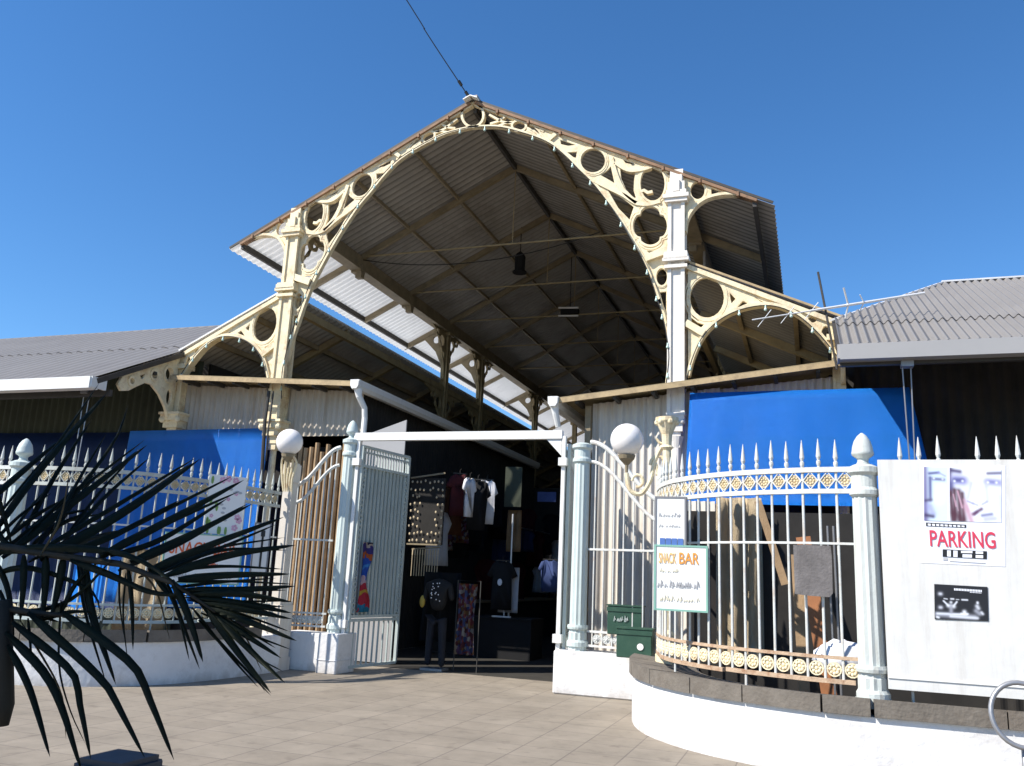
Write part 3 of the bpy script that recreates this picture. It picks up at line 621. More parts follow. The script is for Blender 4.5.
# ------------------------------------------------------------------ shop kiosks flanking the passage, under the aisles
def kiosk(s, label):
    x0, z0, x1, z1, yf = (-1.93, 5.06, -6.25, 5.33, -.45) if s < 0 else (2.10, 4.64, 6.73, 5.14, -.42)
    t = thing('shop_kiosk', label, 'shop', (x0+s*2, 0, 0))
    d = V((x1-x0, 0, z1-z0)); n = d.length
    bm = B(); add_bar(bm, (x0, yf+6.2, z0+.04), (x1, yf+6.2, z1+.04), 12.4, .03); obj('canopy_roof', bm, 'shadecream', t)
    bm = B(); add_bar(bm, (x0, yf-.05, z0-.02), (x1, yf-.05, z1-.02), .04, .085); obj('canopy_fascia', bm, 'tanboard', t)
    for j in range(7):
        f = (j+.5)/7; q = V((x0, yf, z0)).lerp(V((x1, yf, z1)), f); bm = B(); add_box(bm, q+V((0, .25, -.05)), (.06, .5, .09)); obj('canopy_joist', bm, 'darksteel', t)
    # front wall of corrugated sheet
    if s < 0:
        zl = onY(330, 435, 0.12).z
        bm = B(); add_corr(bm, V((-6.55, .12, zl-.02)), EX, 6.55-2.05, EZ, 1.0, pitch=.13, amp=.02, end=lambda a: 5.05+.27*(1-a/4.5)-zl); obj('front_wall', bm, 'corrshade', t)
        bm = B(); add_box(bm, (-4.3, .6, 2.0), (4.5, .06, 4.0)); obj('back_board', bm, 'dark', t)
        bm = B()
        for j in range(13):
            x = -3.65+j*.125; add_tube(bm, [(x+random.uniform(-.02, .02), .2, .3), (x, .2, zl-.12-random.random()*.25)], .05, 7)
        obj('cane_screen', bm, 'wood', t)
        bm = B(); add_corr(bm, V((-2.12, .12, 0)), EY, 11.5, EZ, 5.0, pitch=.13, amp=.02); obj('side_wall', bm, 'dark', t)
    else:
        bm = B(); add_corr(bm, V((2.62, .05, 0)), EX, 2.2, EZ, 4.7, pitch=.13, amp=.022, end=lambda a: 4.66+.44*a/4.1)
        obj('front_wall', bm, 'corrwall', t)
        bm = B(); add_corr(bm, V((4.5, .1, 4.35)), EX, 2.3, EZ, .5, pitch=.13, amp=.02, end=lambda a: .5+.2*a/2.3); obj('upper_wall', bm, 'corrwall', t)
        bm = B(); add_corr(bm, V((2.62, .1, 0)), EY, 11.5, EZ, 4.6, pitch=.13, amp=.02); obj('side_wall', bm, 'dark', t)
        bm = B(); add_box(bm, (2.56, -.02, 2.3), (.10, .14, 4.6)); obj('corner_post', bm, 'beam', t)
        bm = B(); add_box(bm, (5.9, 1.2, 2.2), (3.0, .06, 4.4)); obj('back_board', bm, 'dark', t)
    # gutter along the passage with its spout
    g = bpy.data.objects.new('gutter', None); COL.objects.link(g); g.parent = t
    gx = x0-s*.06; gz = z0-.03; g.location = V((gx, yf-.08, gz))-t.location
    bm = B()
    sec = [(-.09, .08), (-.085, -.03), (-.05, -.09), (.05, -.09), (.085, -.03), (.09, .08)]
    add_ribbon(bm, [(a, b) for a, b in sec], .018, 11.6, V((gx, yf-.1+5.8, gz)), EX, EZ)
    obj('trough', bm, 'fasciaw', g)
    bm = B(); add_prism(bm, sec, V((gx, yf-.12, gz)), EX, EZ, .02); obj('end_plate', bm, 'fasciaw', g)
    bm = B()
    if s < 0: add_tube(bm, [(gx+.02, yf, gz-.08), (gx+.04, yf+.02, gz-.22), (gx+.10, yf+.16, gz-.42), (gx+.10, yf+.2, gz-.6), (gx+.08, yf+.22, 0)], [.08, .06, .055, .055, .055], 10)
    else: add_tube(bm, [(gx, yf, gz-.06), (gx+.02, yf+.02, gz-.20), (gx+.05, yf+.1, gz-.42)], [.08, .06, .05], 10)
    obj('downpipe', bm, 'fasciaw', g)
    return t
kiosk(-1, 'left shop kiosk under the aisle with cane screen and white gutter')
kiosk(1, 'right shop kiosk with tall cream corrugated wall and tan canopy edge')

# ------------------------------------------------------------------ tarpaulins
def tarp(name, grid, label, m='tarp', mat_th=.006):
    bm = B(); rows = [[bm.verts.new(p) for p in r] for r in grid]
    for a, b in zip(rows, rows[1:]):
        for i in range(len(a)-1): bm.faces.new((a[i], a[i+1], b[i+1], b[i]))
    bmesh.ops.solidify(bm, geom=bm.faces[:], thickness=mat_th)
    return tag(obj(name, bm, m, None, True), label, 'tarpaulin')
def drape(c00, c10, c11, c01, nx, ny, amp, freq, ph=0, grow=True):   # c00 top left, c10 top right, c11 bottom right, c01 bottom left
    g = []
    for j in range(ny+1):
        v = j/ny; r = []
        for i in range(nx+1):
            u = i/nx; p = c00.lerp(c10, u).lerp(c01.lerp(c11, u), v)
            a = amp*(v if grow else 1)
            r.append(p+V((0, -1, 0))*(a*(math.sin(u*freq*6.283+ph+1.2*v)+.5*math.sin(u*freq*2.7*6.283+ph*2)))+V((0, 0, -1))*(amp*.8*math.sin(u*3.14)*(v)))
        g.append(r)
    return g
tl, tr = onY(130, 432, -.13), onY(270, 428, -.13)
tl.z = tr.z-.02
g = drape(tl, tr, V((tr.x, -.30, .75)), V((tl.x, -.30, .75)), 70, 14, .03, 8)
tarp('blue_tarpaulin', g, 'blue tarpaulin hanging behind the left railing, half in shadow')
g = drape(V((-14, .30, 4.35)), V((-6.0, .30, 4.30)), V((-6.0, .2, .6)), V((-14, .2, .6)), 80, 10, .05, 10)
tarp('shaded_tarpaulin', g, 'dark shade-navy tarpaulin coloured for the shade on the blue sheet under the left wing', 'shadetarp')
tl, tr = onY(690, 393, -.32), onY(885, 392, -.32)
dx = tr.x-tl.x; tr = tl+V((3.35, 0, 0)); bl = onY(684, 503, -.75)
bl2 = V((tl.x+3.6, -.75, bl.z))
g = drape(tl, tr, bl2, bl, 50, 12, .010, 2.2, 1.0)
tarp('blue_tarpaulin', g, 'bright blue tarpaulin awning stretched above the right railing')

def arclen(P):
    t = [0]
    for a, b in zip(P, P[1:]): t.append(t[-1]+(b-a).length)
    return t
def at_len(P, T, d):
    d = max(0, min(T[-1]-1e-6, d)); k = max(j for j in range(len(T)-1) if T[j] <= d)
    f = (d-T[k])/(T[k+1]-T[k]); return P[k].lerp(P[k+1], f), (P[k+1]-P[k]).normalized()
# ------------------------------------------------------------------ low walls, copings
def offset_path(pts, d):
    P = [V((p[0], p[1])) for p in pts]; out = []
    for i, p in enumerate(P):
        t = (P[min(i+1, len(P)-1)]-P[max(i-1, 0)]).normalized(); out.append(p+V((t.y, -t.x))*d)
    return out
FR = [(4.32, -2.4), (4.33, -2.9), (4.42, -3.7), (4.66, -4.42), (5.05, -4.95), (5.55, -5.33), (6.1, -5.56), (6.4, -5.625), (6.7, -5.65)]     # railing line, right: back to front
FL = [(-1.98, -2.45), (-2.02, -3.3), (-2.13, -4.2), (-2.36, -4.8), (-2.76, -5.25), (-3.3, -5.53), (-3.9, -5.62)]
FR2 = [(p.x, p.y) for p in smooth_line([V(p) for p in FR], 6)]; FL2 = [(p.x, p.y) for p in smooth_line([V(p) for p in FL], 6)]
def low_wall(path, sgn, label, ext):
    full = list(path)+[ext]
    t = thing('low_wall', label, 'wall', (path[len(path)//2][0], path[len(path)//2][1], 0))
    def strip(o0, o1, z0, z1a, z1b, i0, i1, bm):
        a = offset_path(full, o0*sgn); b = offset_path(full, o1*sgn); rows = []
        for i in range(i0, i1+1):
            rows.append([bm.verts.new(V((a[i].x, a[i].y, z0))), bm.verts.new(V((b[i].x, b[i].y, z0))), bm.verts.new(V((b[i].x, b[i].y, z1b))), bm.verts.new(V((a[i].x, a[i].y, z1a)))])
        for A_, B_ in zip(rows, rows[1:]):
            for k in range(4): bm.faces.new((A_[k], A_[(k+1) % 4], B_[(k+1) % 4], B_[k]))
        bm.faces.new(rows[0]); bm.faces.new(rows[-1][::-1])
    bm = B(); strip(.43, -.3, 0, .542, .542, 0, len(full)-1, bm); obj('masonry', bm, 'white', t)
    # coping stones laid end to end
    PP = [V((p[0], p[1])) for p in path]; TT = arclen(PP); d0 = .55
    while d0 < TT[-1]-.05:
        d1 = min(TT[-1], d0+.62+random.uniform(-.08, .08)); k_ = 6; rows = []; bm = B()
        if TT[-1]-d1 < .25: d1 = TT[-1]
        dz = random.uniform(-.006, .006)
        for q in range(k_+1):
            c, tg = at_len(PP, TT, d0+(d1-.012-d0)*q/k_); nn = V((tg.y, -tg.x))*sgn
            rows.append([bm.verts.new(V((c.x+nn.x*o_, c.y+nn.y*o_, z_+dz))) for o_, z_ in ((.465, .548), (.47, .556), (.47, .612), (.45, .622), (-.34, .70), (-.34, .548))])
        for A_, B_ in zip(rows, rows[1:]):
            for k in range(6): bm.faces.new((A_[k], A_[(k+1) % 6], B_[(k+1) % 6], B_[k]))
        bm.faces.new(rows[0]); bm.faces.new(rows[-1][::-1]); obj('coping_stone', bm, 'stone', t); d0 = d1
    p0, p1 = V(full[-2]), V(full[-1]); L_ = (p1-p0).length; k = int(L_/1.0)
    for q in range(min(k, 5)):
        a = p0.lerp(p1, q/k); b = p0.lerp(p1, (q+.988)/k); dn = (b-a).normalized(); nn = V((dn.y, -dn.x))*sgn
        pr = [(nn*.47, .548), (nn*.47, .612), (nn*-.34, .70), (nn*-.34, .548)]; bm = B()
        A_ = [bm.verts.new(V((a.x+o.x, a.y+o.y, z))) for o, z in pr]; B_ = [bm.verts.new(V((b.x+o.x, b.y+o.y, z))) for o, z in pr]
        bm.faces.new(A_[::-1]); bm.faces.new(B_)
        for m_ in range(4): bm.faces.new((A_[m_], A_[(m_+1) % 4], B_[(m_+1) % 4], B_[m_]))
        obj('coping_stone', bm, 'stone', t)
    return t
low_wall(FR2, -1, 'curved white low wall with brown stone coping right of the gate', (16, -5.75))
low_wall(FL2, 1, 'curved whitewashed low wall with dark coping behind the palm', (-16, -5.7))
GY = -1.9
bm = B(); add_box(bm, (3.46, GY+.06, .30), (1.62, .52, .6)); bmesh.ops.bevel(bm, geom=bm.edges[:], offset=.02, segments=1, affect='EDGES')
tag(obj('gate_plinth', bm, 'white', loc=(3.46, GY, 0)), 'sunlit white plinth carrying the right gate post and two green boxes', 'plinth')
bm = B(); add_box(bm, (-1.38, GY+.06, .29), (1.1, .48, .58)); add_box(bm, (-.99, GY-.02, .3), (.36, .58, .605)); add_box(bm, (-.99, GY-.02, .2), (.38, .60, .015)); bmesh.ops.bevel(bm, geom=bm.edges[:], offset=.01, segments=1, affect='EDGES')
tag(obj('gate_plinth', bm, 'white', loc=(-1.4, GY, 0)), 'shaded white plinth under the left gate post', 'plinth')

# ------------------------------------------------------------------ railings
def spear(bm, p, z0, z1, r=.013, tip=True):
    add_tube(bm, [V((p.x, p.y, z0)), V((p.x, p.y, z1-.27 if tip else z1))], r, 6)
    if tip: add_lathe(bm, V((p.x, p.y, z1-.27)), [(.015, 0), (.021, .02), (.021, .045), (.012, .055), (.023, .09), (.016, .16), (.009, .22), (.002, .27)], 8)
def rosette_bm(p, nrm, r=.062):
    bm = B(); n2 = V((nrm.x, nrm.y, 0)).normalized(); ex = V((-n2.y, n2.x, 0)); 
    for k in range(8):
        a = k*math.pi/4; c = p+ex*(math.cos(a)*r*.62)+EZ*(math.sin(a)*r*.62); add_sphere(bm, c, r*.30, n=6)
    add_sphere(bm, p+n2*.012, r*.42, n=8)
    add_ribbon(bm, circ(0, 0, r*1.02, n=14), .012, .02, p, ex, EZ, True)
    return bm
def railing(path, sgn, label, ztop=2.76, spacing=.158, skip=(), rust=True, zb=(.79, 1.0), low='railrust', rosb=True, s0=0.0, mid=2.05, hi='rail', pk='rail'):
    P = [V((p[0], p[1], 0)) for p in path]; T = arclen(P)
    t = thing('railing', label, 'railing', P[len(P)//2])
    def band(z, h, w_, a=0, b=1):
        bm = B(); n = max(2, int(T[-1]*(b-a)/.12)); pts = [at_len(P, T, T[-1]*(a+(b-a)*i/n))[0] for i in range(n+1)]
        for q0, q1 in zip(pts, pts[1:]): add_bar(bm, q0+EZ*z, q1+EZ*z+(q1-q0)*.02, w_, h)
        return bm
    obj('top_rail', band(ztop, .05, .05), hi, t); obj('frieze_rail', band(ztop-.21, .045, .045), hi, t); obj('middle_rail', band(mid, .022, .03), 'rail', t)
    obj('lower_rail', band(zb[1], .03, .04), low, t); obj('bottom_rail', band(zb[0], .04, .04, .0, .36), low, t); 
    obj('bottom_rail', band(zb[0]-.01, .04, .04, .37, .68), low, t); obj('bottom_rail', band(zb[0], .04, .04, .69, .97), low, t)
    n = int((T[-1]-.1)/spacing); ros = None
    for i in range(n):
        d = s0+.06+i*spacing; p, tg = at_len(P, T, d); nn = V((tg.y, -tg.x, 0))*sgn
        hgt = ztop+.31+random.uniform(-.012, .012)
        if i not in skip:
            bm = B(); spear(bm, p, zb[0] if i % 7 else .62, hgt); obj('picket', bm, pk, t)
        q, tq = at_len(P, T, d+spacing/2); nq = V((tq.y, -tq.x, 0))*sgn
        obj('rosette', rosette_bm(q+EZ*(ztop-.105), nq, .052), 'ochre', t)
        bm = B(); c_ = q+EZ*(ztop-.105)-nq*.012; e_ = V((-nq.y, nq.x, 0)); add_ribbon(bm, [(-.07, 0), (0, .085), (.07, 0), (0, -.085)], .012, .012, c_, e_, EZ, True); obj('frieze_lattice', bm, pk, t)
        if rosb and random.random() > .1: obj('rosette', rosette_bm(q+EZ*((zb[0]+zb[1])/2), nq, .06), 'cream', t)
    return t
railing(FR2, -1, 'curved white spear railing with ochre rosettes and rusty bottom band, right of the gate')
railing([(6.98, -5.66), (12.0, -5.72)], -1, 'straight spear railing mostly hidden behind the white poster panel', spacing=.165, rosb=False, skip=(3,))
railing(FL2, 1, 'curved pale spear railing behind the palm leaves, left of the gate', low='gatepaint', rosb=True, hi='railshade', pk='railshade')
railing([(-4.15, -5.64), (-8, -5.66)], 1, 'straight spear railing beyond the far left post', low='gatepaint', rosb=False)

def s_rail(p0, p1, z0, z1, sgn, label, base):
    P0, P1 = V(p0), V(p1); t = thing('swept_rail', label, 'railing', P0.lerp(P1, .5))
    f = lambda u: z0+(z1-z0)*(1-math.cos(math.pi*u))/2*.9+(z1-z0)*.1*u
    for dz, r in ((0, .035), (-.30, .028)):
        bm = B(); add_tube(bm, [P0.lerp(P1, i/20)+EZ*(f(i/20)+dz) for i in range(21)], r, 8); obj('swept_bar', bm, 'rail', t)
    n = 8
    for i in range(n):
        u = (i+.6)/n; q = P0.lerp(P1, u); bm = B(); add_tube(bm, [q+EZ*base, q+EZ*f(u)], .012, 6); obj('bar', bm, 'rail', t)
    for z in (base+.02, base+.22, 2.05):
        bm = B(); add_bar(bm, P0+EZ*z, P1+EZ*z, .035, .03); obj('cross_rail', bm, 'rail', t)
    for i in range(n-1):
        obj('rosette', rosette_bm(P0.lerp(P1, (i+1.1)/n)+EZ*(base+.12), V((0, -1, 0)), .055), 'rail', t)
s_rail((3.08, GY, 0), (4.30, GY-.25, 0), 3.66, 2.72, 1, 'swept white rail dropping from the right gate post to the curved railing', .66)
s_rail((-1.25, GY, 0), (-1.95, GY-.15, 0), 3.60, 2.95, -1, 'swept white rail dropping from the left gate post to the lamp pillar', .66)

# ------------------------------------------------------------------ posts
def fence_post(x, y, zb, zt, r, label, m='postpaint', acorn=True, square=True):
    t = thing('fence_post', label, 'post', (x, y, zb))
    bm = B(); add_lathe(bm, (x, y, zb), [(r*1.05, 0), (r*1.05, .25), (r*.98, .26), (r*.9, zt-zb-.55), (r*.9, zt-zb-.38)], 24, .09); obj('shaft', bm, m, t)
    bm = B()
    if square: add_box(bm, (x, y, zb+.03), (r*2.5, r*2.5, .07))
    add_lathe(bm, (x, y, zb+.06), [(r*1.2, 0), (r*1.2, .06), (r*1.05, .09)], 20)
    obj('base', bm, m, t)
    bm = B(); add_lathe(bm, (x, y, zb+.30), [(r*1.15, 0), (r*1.2, .03), (r*1.15, .06)], 20); obj('collar', bm, m, t)
    bm = B(); z = zt-.62
    add_lathe(bm, (x, y, z), [(r*.95, 0), (r*1.1, .02), (r*1.1, .06), (r*.95, .09), (r*.95, .2), (r*1.2, .23), (r*1.2, .28), (r*.7, .31)], 20); obj('capital', bm, m, t)
    if acorn:
        bm = B(); add_lathe(bm, (x, y, zt-.36), [(r*.5, 0), (r*.6, .04), (r*.4, .08), (r*.45, .11), (r*.80, .14), (r*.84, .165), (r*.80, .18), (r*.76, .22), (r*.62, .28), (r*.36, .33), (.01, .36)], 18); obj('acorn_finial', bm, m, t, True)
    return t
fence_post(6.71, -5.68, .60, 3.11, .122, 'white fluted fence post with acorn finial left of the poster panel', 'postgrey')
fence_post(-3.98, -5.64, .60, 3.16, .13, 'pale fluted fence post behind the palm at far left', 'postpaint')
fence_post(2.95, GY, .60, 3.95, .13, 'round pale gate post on the sunlit right plinth', 'postpaint', acorn=False, square=False)
fence_post(-1.06, GY, .60, 4.06, .12, 'round pale gate post with small finial on the shaded left plinth', 'postpaint', square=False)

# ------------------------------------------------------------------ gate
gt = thing('entrance_gate', 'tall iron entrance gate with white lintel and pale grey green leaves standing open', 'gate', (.9, GY, 0))
bm = B(); add_box(bm, (.82, GY, 3.775), (3.62, .10, .13)); obj('lintel', bm, 'fasciaw', gt)
bm = B(); add_prism(bm, [(2.62, 3.70), (2.62, 3.45), (2.38, 3.70)], V((0, GY, 0)), EX, EZ, .05); obj('gusset', bm, 'fasciaw', gt)
for x in (-.90, 2.66):
    bm = B(); add_box(bm, (x, GY, 1.9), (.055, .08, 3.7)); 
    for z in (.75, 3.35): add_box(bm, (x, GY-.03, z), (.13, .12, .12))
    obj('jamb', bm, 'fasciaw', gt)
def leaf(p0, p1, label, chain=False):
    L0 = bpy.data.objects.new('gate_leaf', None); COL.objects.link(L0); L0.parent = gt; L0['label'] = label
    p0, p1 = V(p0), V(p1); L0.location = p0-gt.location; d = (p1-p0); n = d.length
    Z0, Z1 = .08, 3.62
    bm = B()
    for q in (p0, p1): add_bar(bm, q+EZ*Z0, q+EZ*Z1, .05, .05)
    for z in (Z0, .80, .86, 3.30, Z1): add_bar(bm, p0+EZ*z, p1+EZ*z, .045, .045)
    obj('leaf_frame', bm, 'gatepaint', L0)
    bm = B()
    k = 13
    for i in range(1, k): q = p0.lerp(p1, i/k); add_bar(bm, q+EZ*.86, q+EZ*3.3, .03, .03)
    obj('upper_bars', bm, 'gatepaint', L0)
    bm = B(); nn = V((d.y, -d.x, 0)).normalized()
    add_bar(bm, p0+nn*-.03+EZ*2.08, p1+nn*-.03+EZ*2.08, .006, 2.42) ; obj('backing_sheet', bm, 'gatepaint', L0)
    bm = B()
    for i in range(1, 10): q = p0.lerp(p1, i/10); add_bar(bm, q+EZ*Z0, q+EZ*.8, .024, .024)
    obj('lower_bars', bm, 'gatepaint', L0)
    bm = B(); ex = d.normalized()
    for i in range(1, 17): q = p0.lerp(p1, i/17); add_bar(bm, q+EZ*3.3, q+EZ*Z1, .022, .022)
    add_bar(bm, p0+EZ*3.53, p1+EZ*3.53, .03, .03)
    obj('top_bars', bm, 'gatepaint', L0)
    for u in (n-.06, .06):
        bm = B()
        for i in range(28): add_ribbon(bm, circ(u, .95+i*.083, .03, .042, 8), .014, .05, p0, ex, EZ, True)
        obj('chain_strip', bm, 'gatepaint', L0)
leaf((-.84, GY+.02, 0), (-.62, -.56, 0), 'left leaf swung inwards')
leaf((2.73, GY+.05, 0), (2.50, -.55, 0), 'right leaf swung inwards, seen edge-on')
bm = B(); q0, q1 = V((-.86, -.6, 0)), V((-.1, .2, 0))
ps = [onY(358, 438, -.3), onY(407, 420, -.3)]
add_prism(bm, [(-1.9, .02), (ps[1].x, .02), (ps[1].x, ps[1].z), (ps[0].x, ps[0].z), (-1.9, ps[0].z-.25)], V((0, -.3, 0)), EX, EZ, .03)
tag(obj('pale_board', bm, 'fasciadim'), 'tall pale board with slanted top behind the open left gate leaf, extended to the ground to block sun', 'board')  # grey stands for its shade; carried to the ground to block sun
# bright cloth tied to the left leaf
dl = V((.22, 1.36, 0)).normalized(); nl = V((dl.y, -dl.x, 0))
g = []
for j in range(13):
    v = j/12; r = []
    for i in range(7):
        u = i/6; r.append(V((-.80, GY+.1, 0))+dl*(.02+(.25+.06*math.sin(v*9))*u)+nl*(.05+.03*math.sin(u*9+v*4))+EZ*(2.05-1.12*v))
    g.append(r)
o = tarp('beach_sarong', g, 'bright blue and red patterned sarong tied to the left gate leaf', 'beachprint'); o['category'] = 'sarong'

# ------------------------------------------------------------------ globe lamps
def globe_lamp(px, py, gx, gy, gz, ztop, label, pillar):
    t = thing('globe_lamp', label, 'street lamp', (px, py, 0))
    if pillar:
        bm = B(); add_box(bm, (px, py, .5), (.34, .34, 1.0)); add_box(bm, (px, py, 1.02), (.30, .30, .06)); add_box(bm, (px, py, .1), (.38, .38, .2)); obj('pedestal', bm, 'shadecream' if 0 else 'corrwall', t)
        bm = B(); add_box(bm, (px, py, 2.15), (.17, .17, 2.25)); add_box(bm, (px, py, 3.1), (.21, .21, .3)); obj('shaft', bm, 'corrwall', t)
    else:
        bm = B(); add_lathe(bm, (px, py, .55), [(.13, 0), (.13, .2), (.10, .25), (.11, .45), (.08, .5), (.06, .7), (.055, ztop-.95)], 16, .06); obj('shaft', bm, 'cream', t)
        bm = B(); add_lathe(bm, (px, py, ztop-.42), [(.06, 0), (.085, .03), (.06, .06), (.07, .2), (.13, .34), (.15, .37), (.15, .42)], 12)
        for k in range(6): a = k*math.pi/3; add_sphere(bm, (px+.12*math.cos(a), py+.12*math.sin(a), ztop-.06), .045, n=8)
        obj('capital', bm, 'cream', t)
    bm = B(); g0 = V((gx, gy, gz-.20))
    r_ = .215
    top = V((px, py, gz-.25 if not pillar else gz-.28)); d = (V((gx, gy, 0))-V((px, py, 0)))
    if not pillar:
        arm = smooth_line([top+V((0, 0, .15)), top+d*.12+V((0, 0, .17)), top+d*.30+V((0, 0, -.02)), top+d*.40+V((0, 0, -.26)), top+d*.62+V((0, 0, -.44)), top+d*.9+V((0, 0, -.40)), top+d*1.0+V((0, 0, -.18))], 5)
        add_tube(bm, arm, .028, 8)
        add_tube(bm, smooth_line([top+d*.30+V((0, 0, -.02)), top+d*.12+V((0, 0, -.28)), top+d*.02+V((0, 0, -.36))], 5), .022, 8)
        cc = [top+d*.22+V((0, 0, -.02))+d.normalized()*(.10*math.cos(k*.5))+EZ*(.12*math.sin(k*.5)-.05) for k in range(11)]
        add_tube(bm, cc, .02, 8)
        cc = [top+d*.72+V((0, 0, -.28))+d.normalized()*(.07*math.cos(k*.5))+EZ*(.08*math.sin(k*.5)) for k in range(11)]
        add_tube(bm, cc, .02, 8)
        cc = [top+d*-.03+V((0, 0, .34))+d.normalized()*(.07+.09*math.cos(k*.6+1))+EZ*(.13*math.sin(k*.6+1)) for k in range(9)]
        add_tube(bm, cc, .018, 8)
    else:
        for k in range(5):
            o_ = V(((k-2)*.035, 0, 0)); add_tube(bm, smooth_line([top+o_+V((0, -.06, -.55)), top+o_*1.4+V((0, -.12, -.30)), top+d*.7+o_*2+V((0, 0, -.06)), V((gx, gy, gz-.22))+o_*1.2], 4), .02, 6)
    obj('bracket', bm, 'cream', t)
    bm = B(); add_lathe(bm, (gx, gy, gz-.30), [(.02, -.12), (.025, -.03), (.05, 0), (.10, .05), (.115, .10)], 14); obj('holder', bm, 'beam', t)
    bm = B(); add_sphere(bm, (gx, gy, gz), r_, n=28); obj('globe', bm, 'globe', t, True)
    return t
pr = onY(627, 440, -3.6); pc = onY(667, 418, -3.5)
globe_lamp(pc.x, -3.5, pr.x, -3.6, pr.z, pc.z, 'cream iron lamp standard with white globe on a scrolled arm, beside right railing', False)
pl = onY(293, 443, -2.45)
globe_lamp(onY(283, 560, -2.3).x, -2.3, pl.x, -2.55, pl.z, 3.5, 'square lamp pillar with white globe between left railing and left gate post', True)

# ------------------------------------------------------------------ signs and posters
def board(name, label, cat, c0, c1, y, th, m, edge=None, bow=0, rz=0, parent=None):
    # c0 / c1 = (x, z) of lower left / upper right
    t = thing(name, label, cat, ((c0[0]+c1[0])/2, y, c0[1]))
    w_, h_ = c1[0]-c0[0], c1[1]-c0[1]
    bm = B(); add_box(bm, ((c0[0]+c1[0])/2, y, (c0[1]+c1[1])/2), (w_, th, h_)); obj('face', bm, m, t)
    if edge:
        bm = B(); e = .02
        for z in (c0[1], c1[1]): add_box(bm, ((c0[0]+c1[0])/2, y, z), (w_-e, th+.012, e))
        for x in (c0[0], c1[0]): add_box(bm, (x, y, (c0[1]+c1[1])/2), (e, th+.016, h_+e))
        obj('edging', bm, edge, t)
    return t
def squiggle(t, x0, x1, z, h, y, m, n=26, th=.010):
    bm = B(); x = x0; 
    while x < x1:
        ww = random.uniform(.012, .03); hh = h*random.uniform(.45, 1)
        add_ribbon(bm, [(x, z+random.uniform(0, .2)*hh), (x+ww*.5, z+hh), (x+ww, z+hh*.3)], th, .004, V((0, y, 0)), EX, EZ); x += ww*random.choice((1.0, 1.1, 1.2, 2.0))
    obj('lettering', bm, m, t)
sy = -5.12
a, b = onY(655, 609, sy), onY(707, 547, sy)
t = board('snack_sign', 'white snack bar sign with green edge tied low on the right railing', 'sign', (a.x, a.z), (b.x, b.z), sy, .03, 'signw', 'signgreen')
W_ = b.x-a.x; H_ = b.z-a.z; yf = sy-.02
text('SNACK', V((a.x+.07*W_, yf, a.z+.72*H_)), EX, EZ, .17*H_, .34*W_, 'inkamber', t)
text('BAR', V((a.x+.47*W_, yf, a.z+.72*H_)), EX, EZ, .18*H_, .38*W_, 'inkorange', t)
squiggle(t, a.x+.1*W_, a.x+.42*W_, a.z+.58*H_, .07*H_, yf, 'inkyellow'); squiggle(t, a.x+.05*W_, a.x+.84*W_, a.z+.34*H_, .13*H_, yf, 'inkgrey', th=.014)
squiggle(t, a.x+.1*W_, a.x+.9*W_, a.z+.13*H_, .10*H_, yf, 'inkyellow')
a, b = onY(656, 549, sy+.05), onY(686, 498, sy+.05)
t = board('price_sign', 'small white notice board above the snack bar sign on the right railing', 'sign', (a.x, a.z), (b.x, b.z), sy+.05, .09, 'signw', 'signgrey')
W_ = b.x-a.x; H_ = b.z-a.z; yf = sy
squiggle(t, a.x+.12*W_, a.x+.8*W_, a.z+.62*H_, .09*H_, yf, 'inkgrey', th=.006); squiggle(t, a.x+.12*W_, a.x+.8*W_, a.z+.42*H_, .06*H_, yf, 'inkgrey', th=.005)
bm = B()
for k in range(4): add_box(bm, (a.x+(.24+.2*k)*W_, yf-.002, a.z+.14*H_), (.17*W_, .006, .14*H_))
obj('blue_squares', bm, 'inkblue', t)

# the white panel with its posters
py_ = -5.80
pa, pb = onY(881, 688, py_), onY(876, 460, py_)
t = thing('poster_panel', 'large white panel fixed to the railing right of the acorn post', 'panel', (8.5, py_, pa.z))
bm = B(); add_box(bm, ((6.83+10.2)/2, py_, (pa.z+pb.z)/2), (10.2-6.83, .04, pb.z-pa.z)); obj('sheet', bm, 'panelw', t)
bm = B(); add_box(bm, ((6.83+10.2)/2, py_-.025, pa.z+.10), (10.2-6.83, .012, .012)); obj('batten', bm, 'signw', t)
fy = py_-.024
PEND = []
def flat(bm, px, y):
    if bm.faces: PEND.append(B()); bm = PEND[-1]
    if len(px) > 4: px = [(p.x, p.y) for p in smooth_line([V((*p, 0)) for p in px], 4, True)]
    flat1(bm, px, y)
_obj = obj
def obj(name, bm, m, parent=None, smooth=False, loc=None, label=None):
    o = _obj(name, bm, m, parent, smooth, loc, label)
    while PEND: _obj(name, PEND.pop(), m, parent, smooth)
    return o
def flat1(bm, px, y):

    pts = [onY(x, yy, y) for x, yy in px]; f = bm.faces.new([bm.verts.new(p) for p in pts]); r = bmesh.ops.extrude_face_region(bm, geom=[f]); bmesh.ops.translate(bm, verts=[v for v in r['geom'] if isinstance(v, bmesh.types.BMVert)], vec=(0, .002, 0))
def Z(u, v): return (900+u/4.03, 450+v/4.03)          # measurements on the enlarged poster
t = thing('show_poster', 'parking show poster with two blue tinted faces and a hand, crimson title', 'poster', onY(962, 560, fy))
bm = B(); flat(bm, [Z(85, 60), Z(425, 62), Z(425, 470), Z(85, 455)], fy+.001); obj('sheet', bm, 'posterwhite', t)
L1, L2, L3, L4 = fy-.003, fy-.006, fy-.009, fy-.012
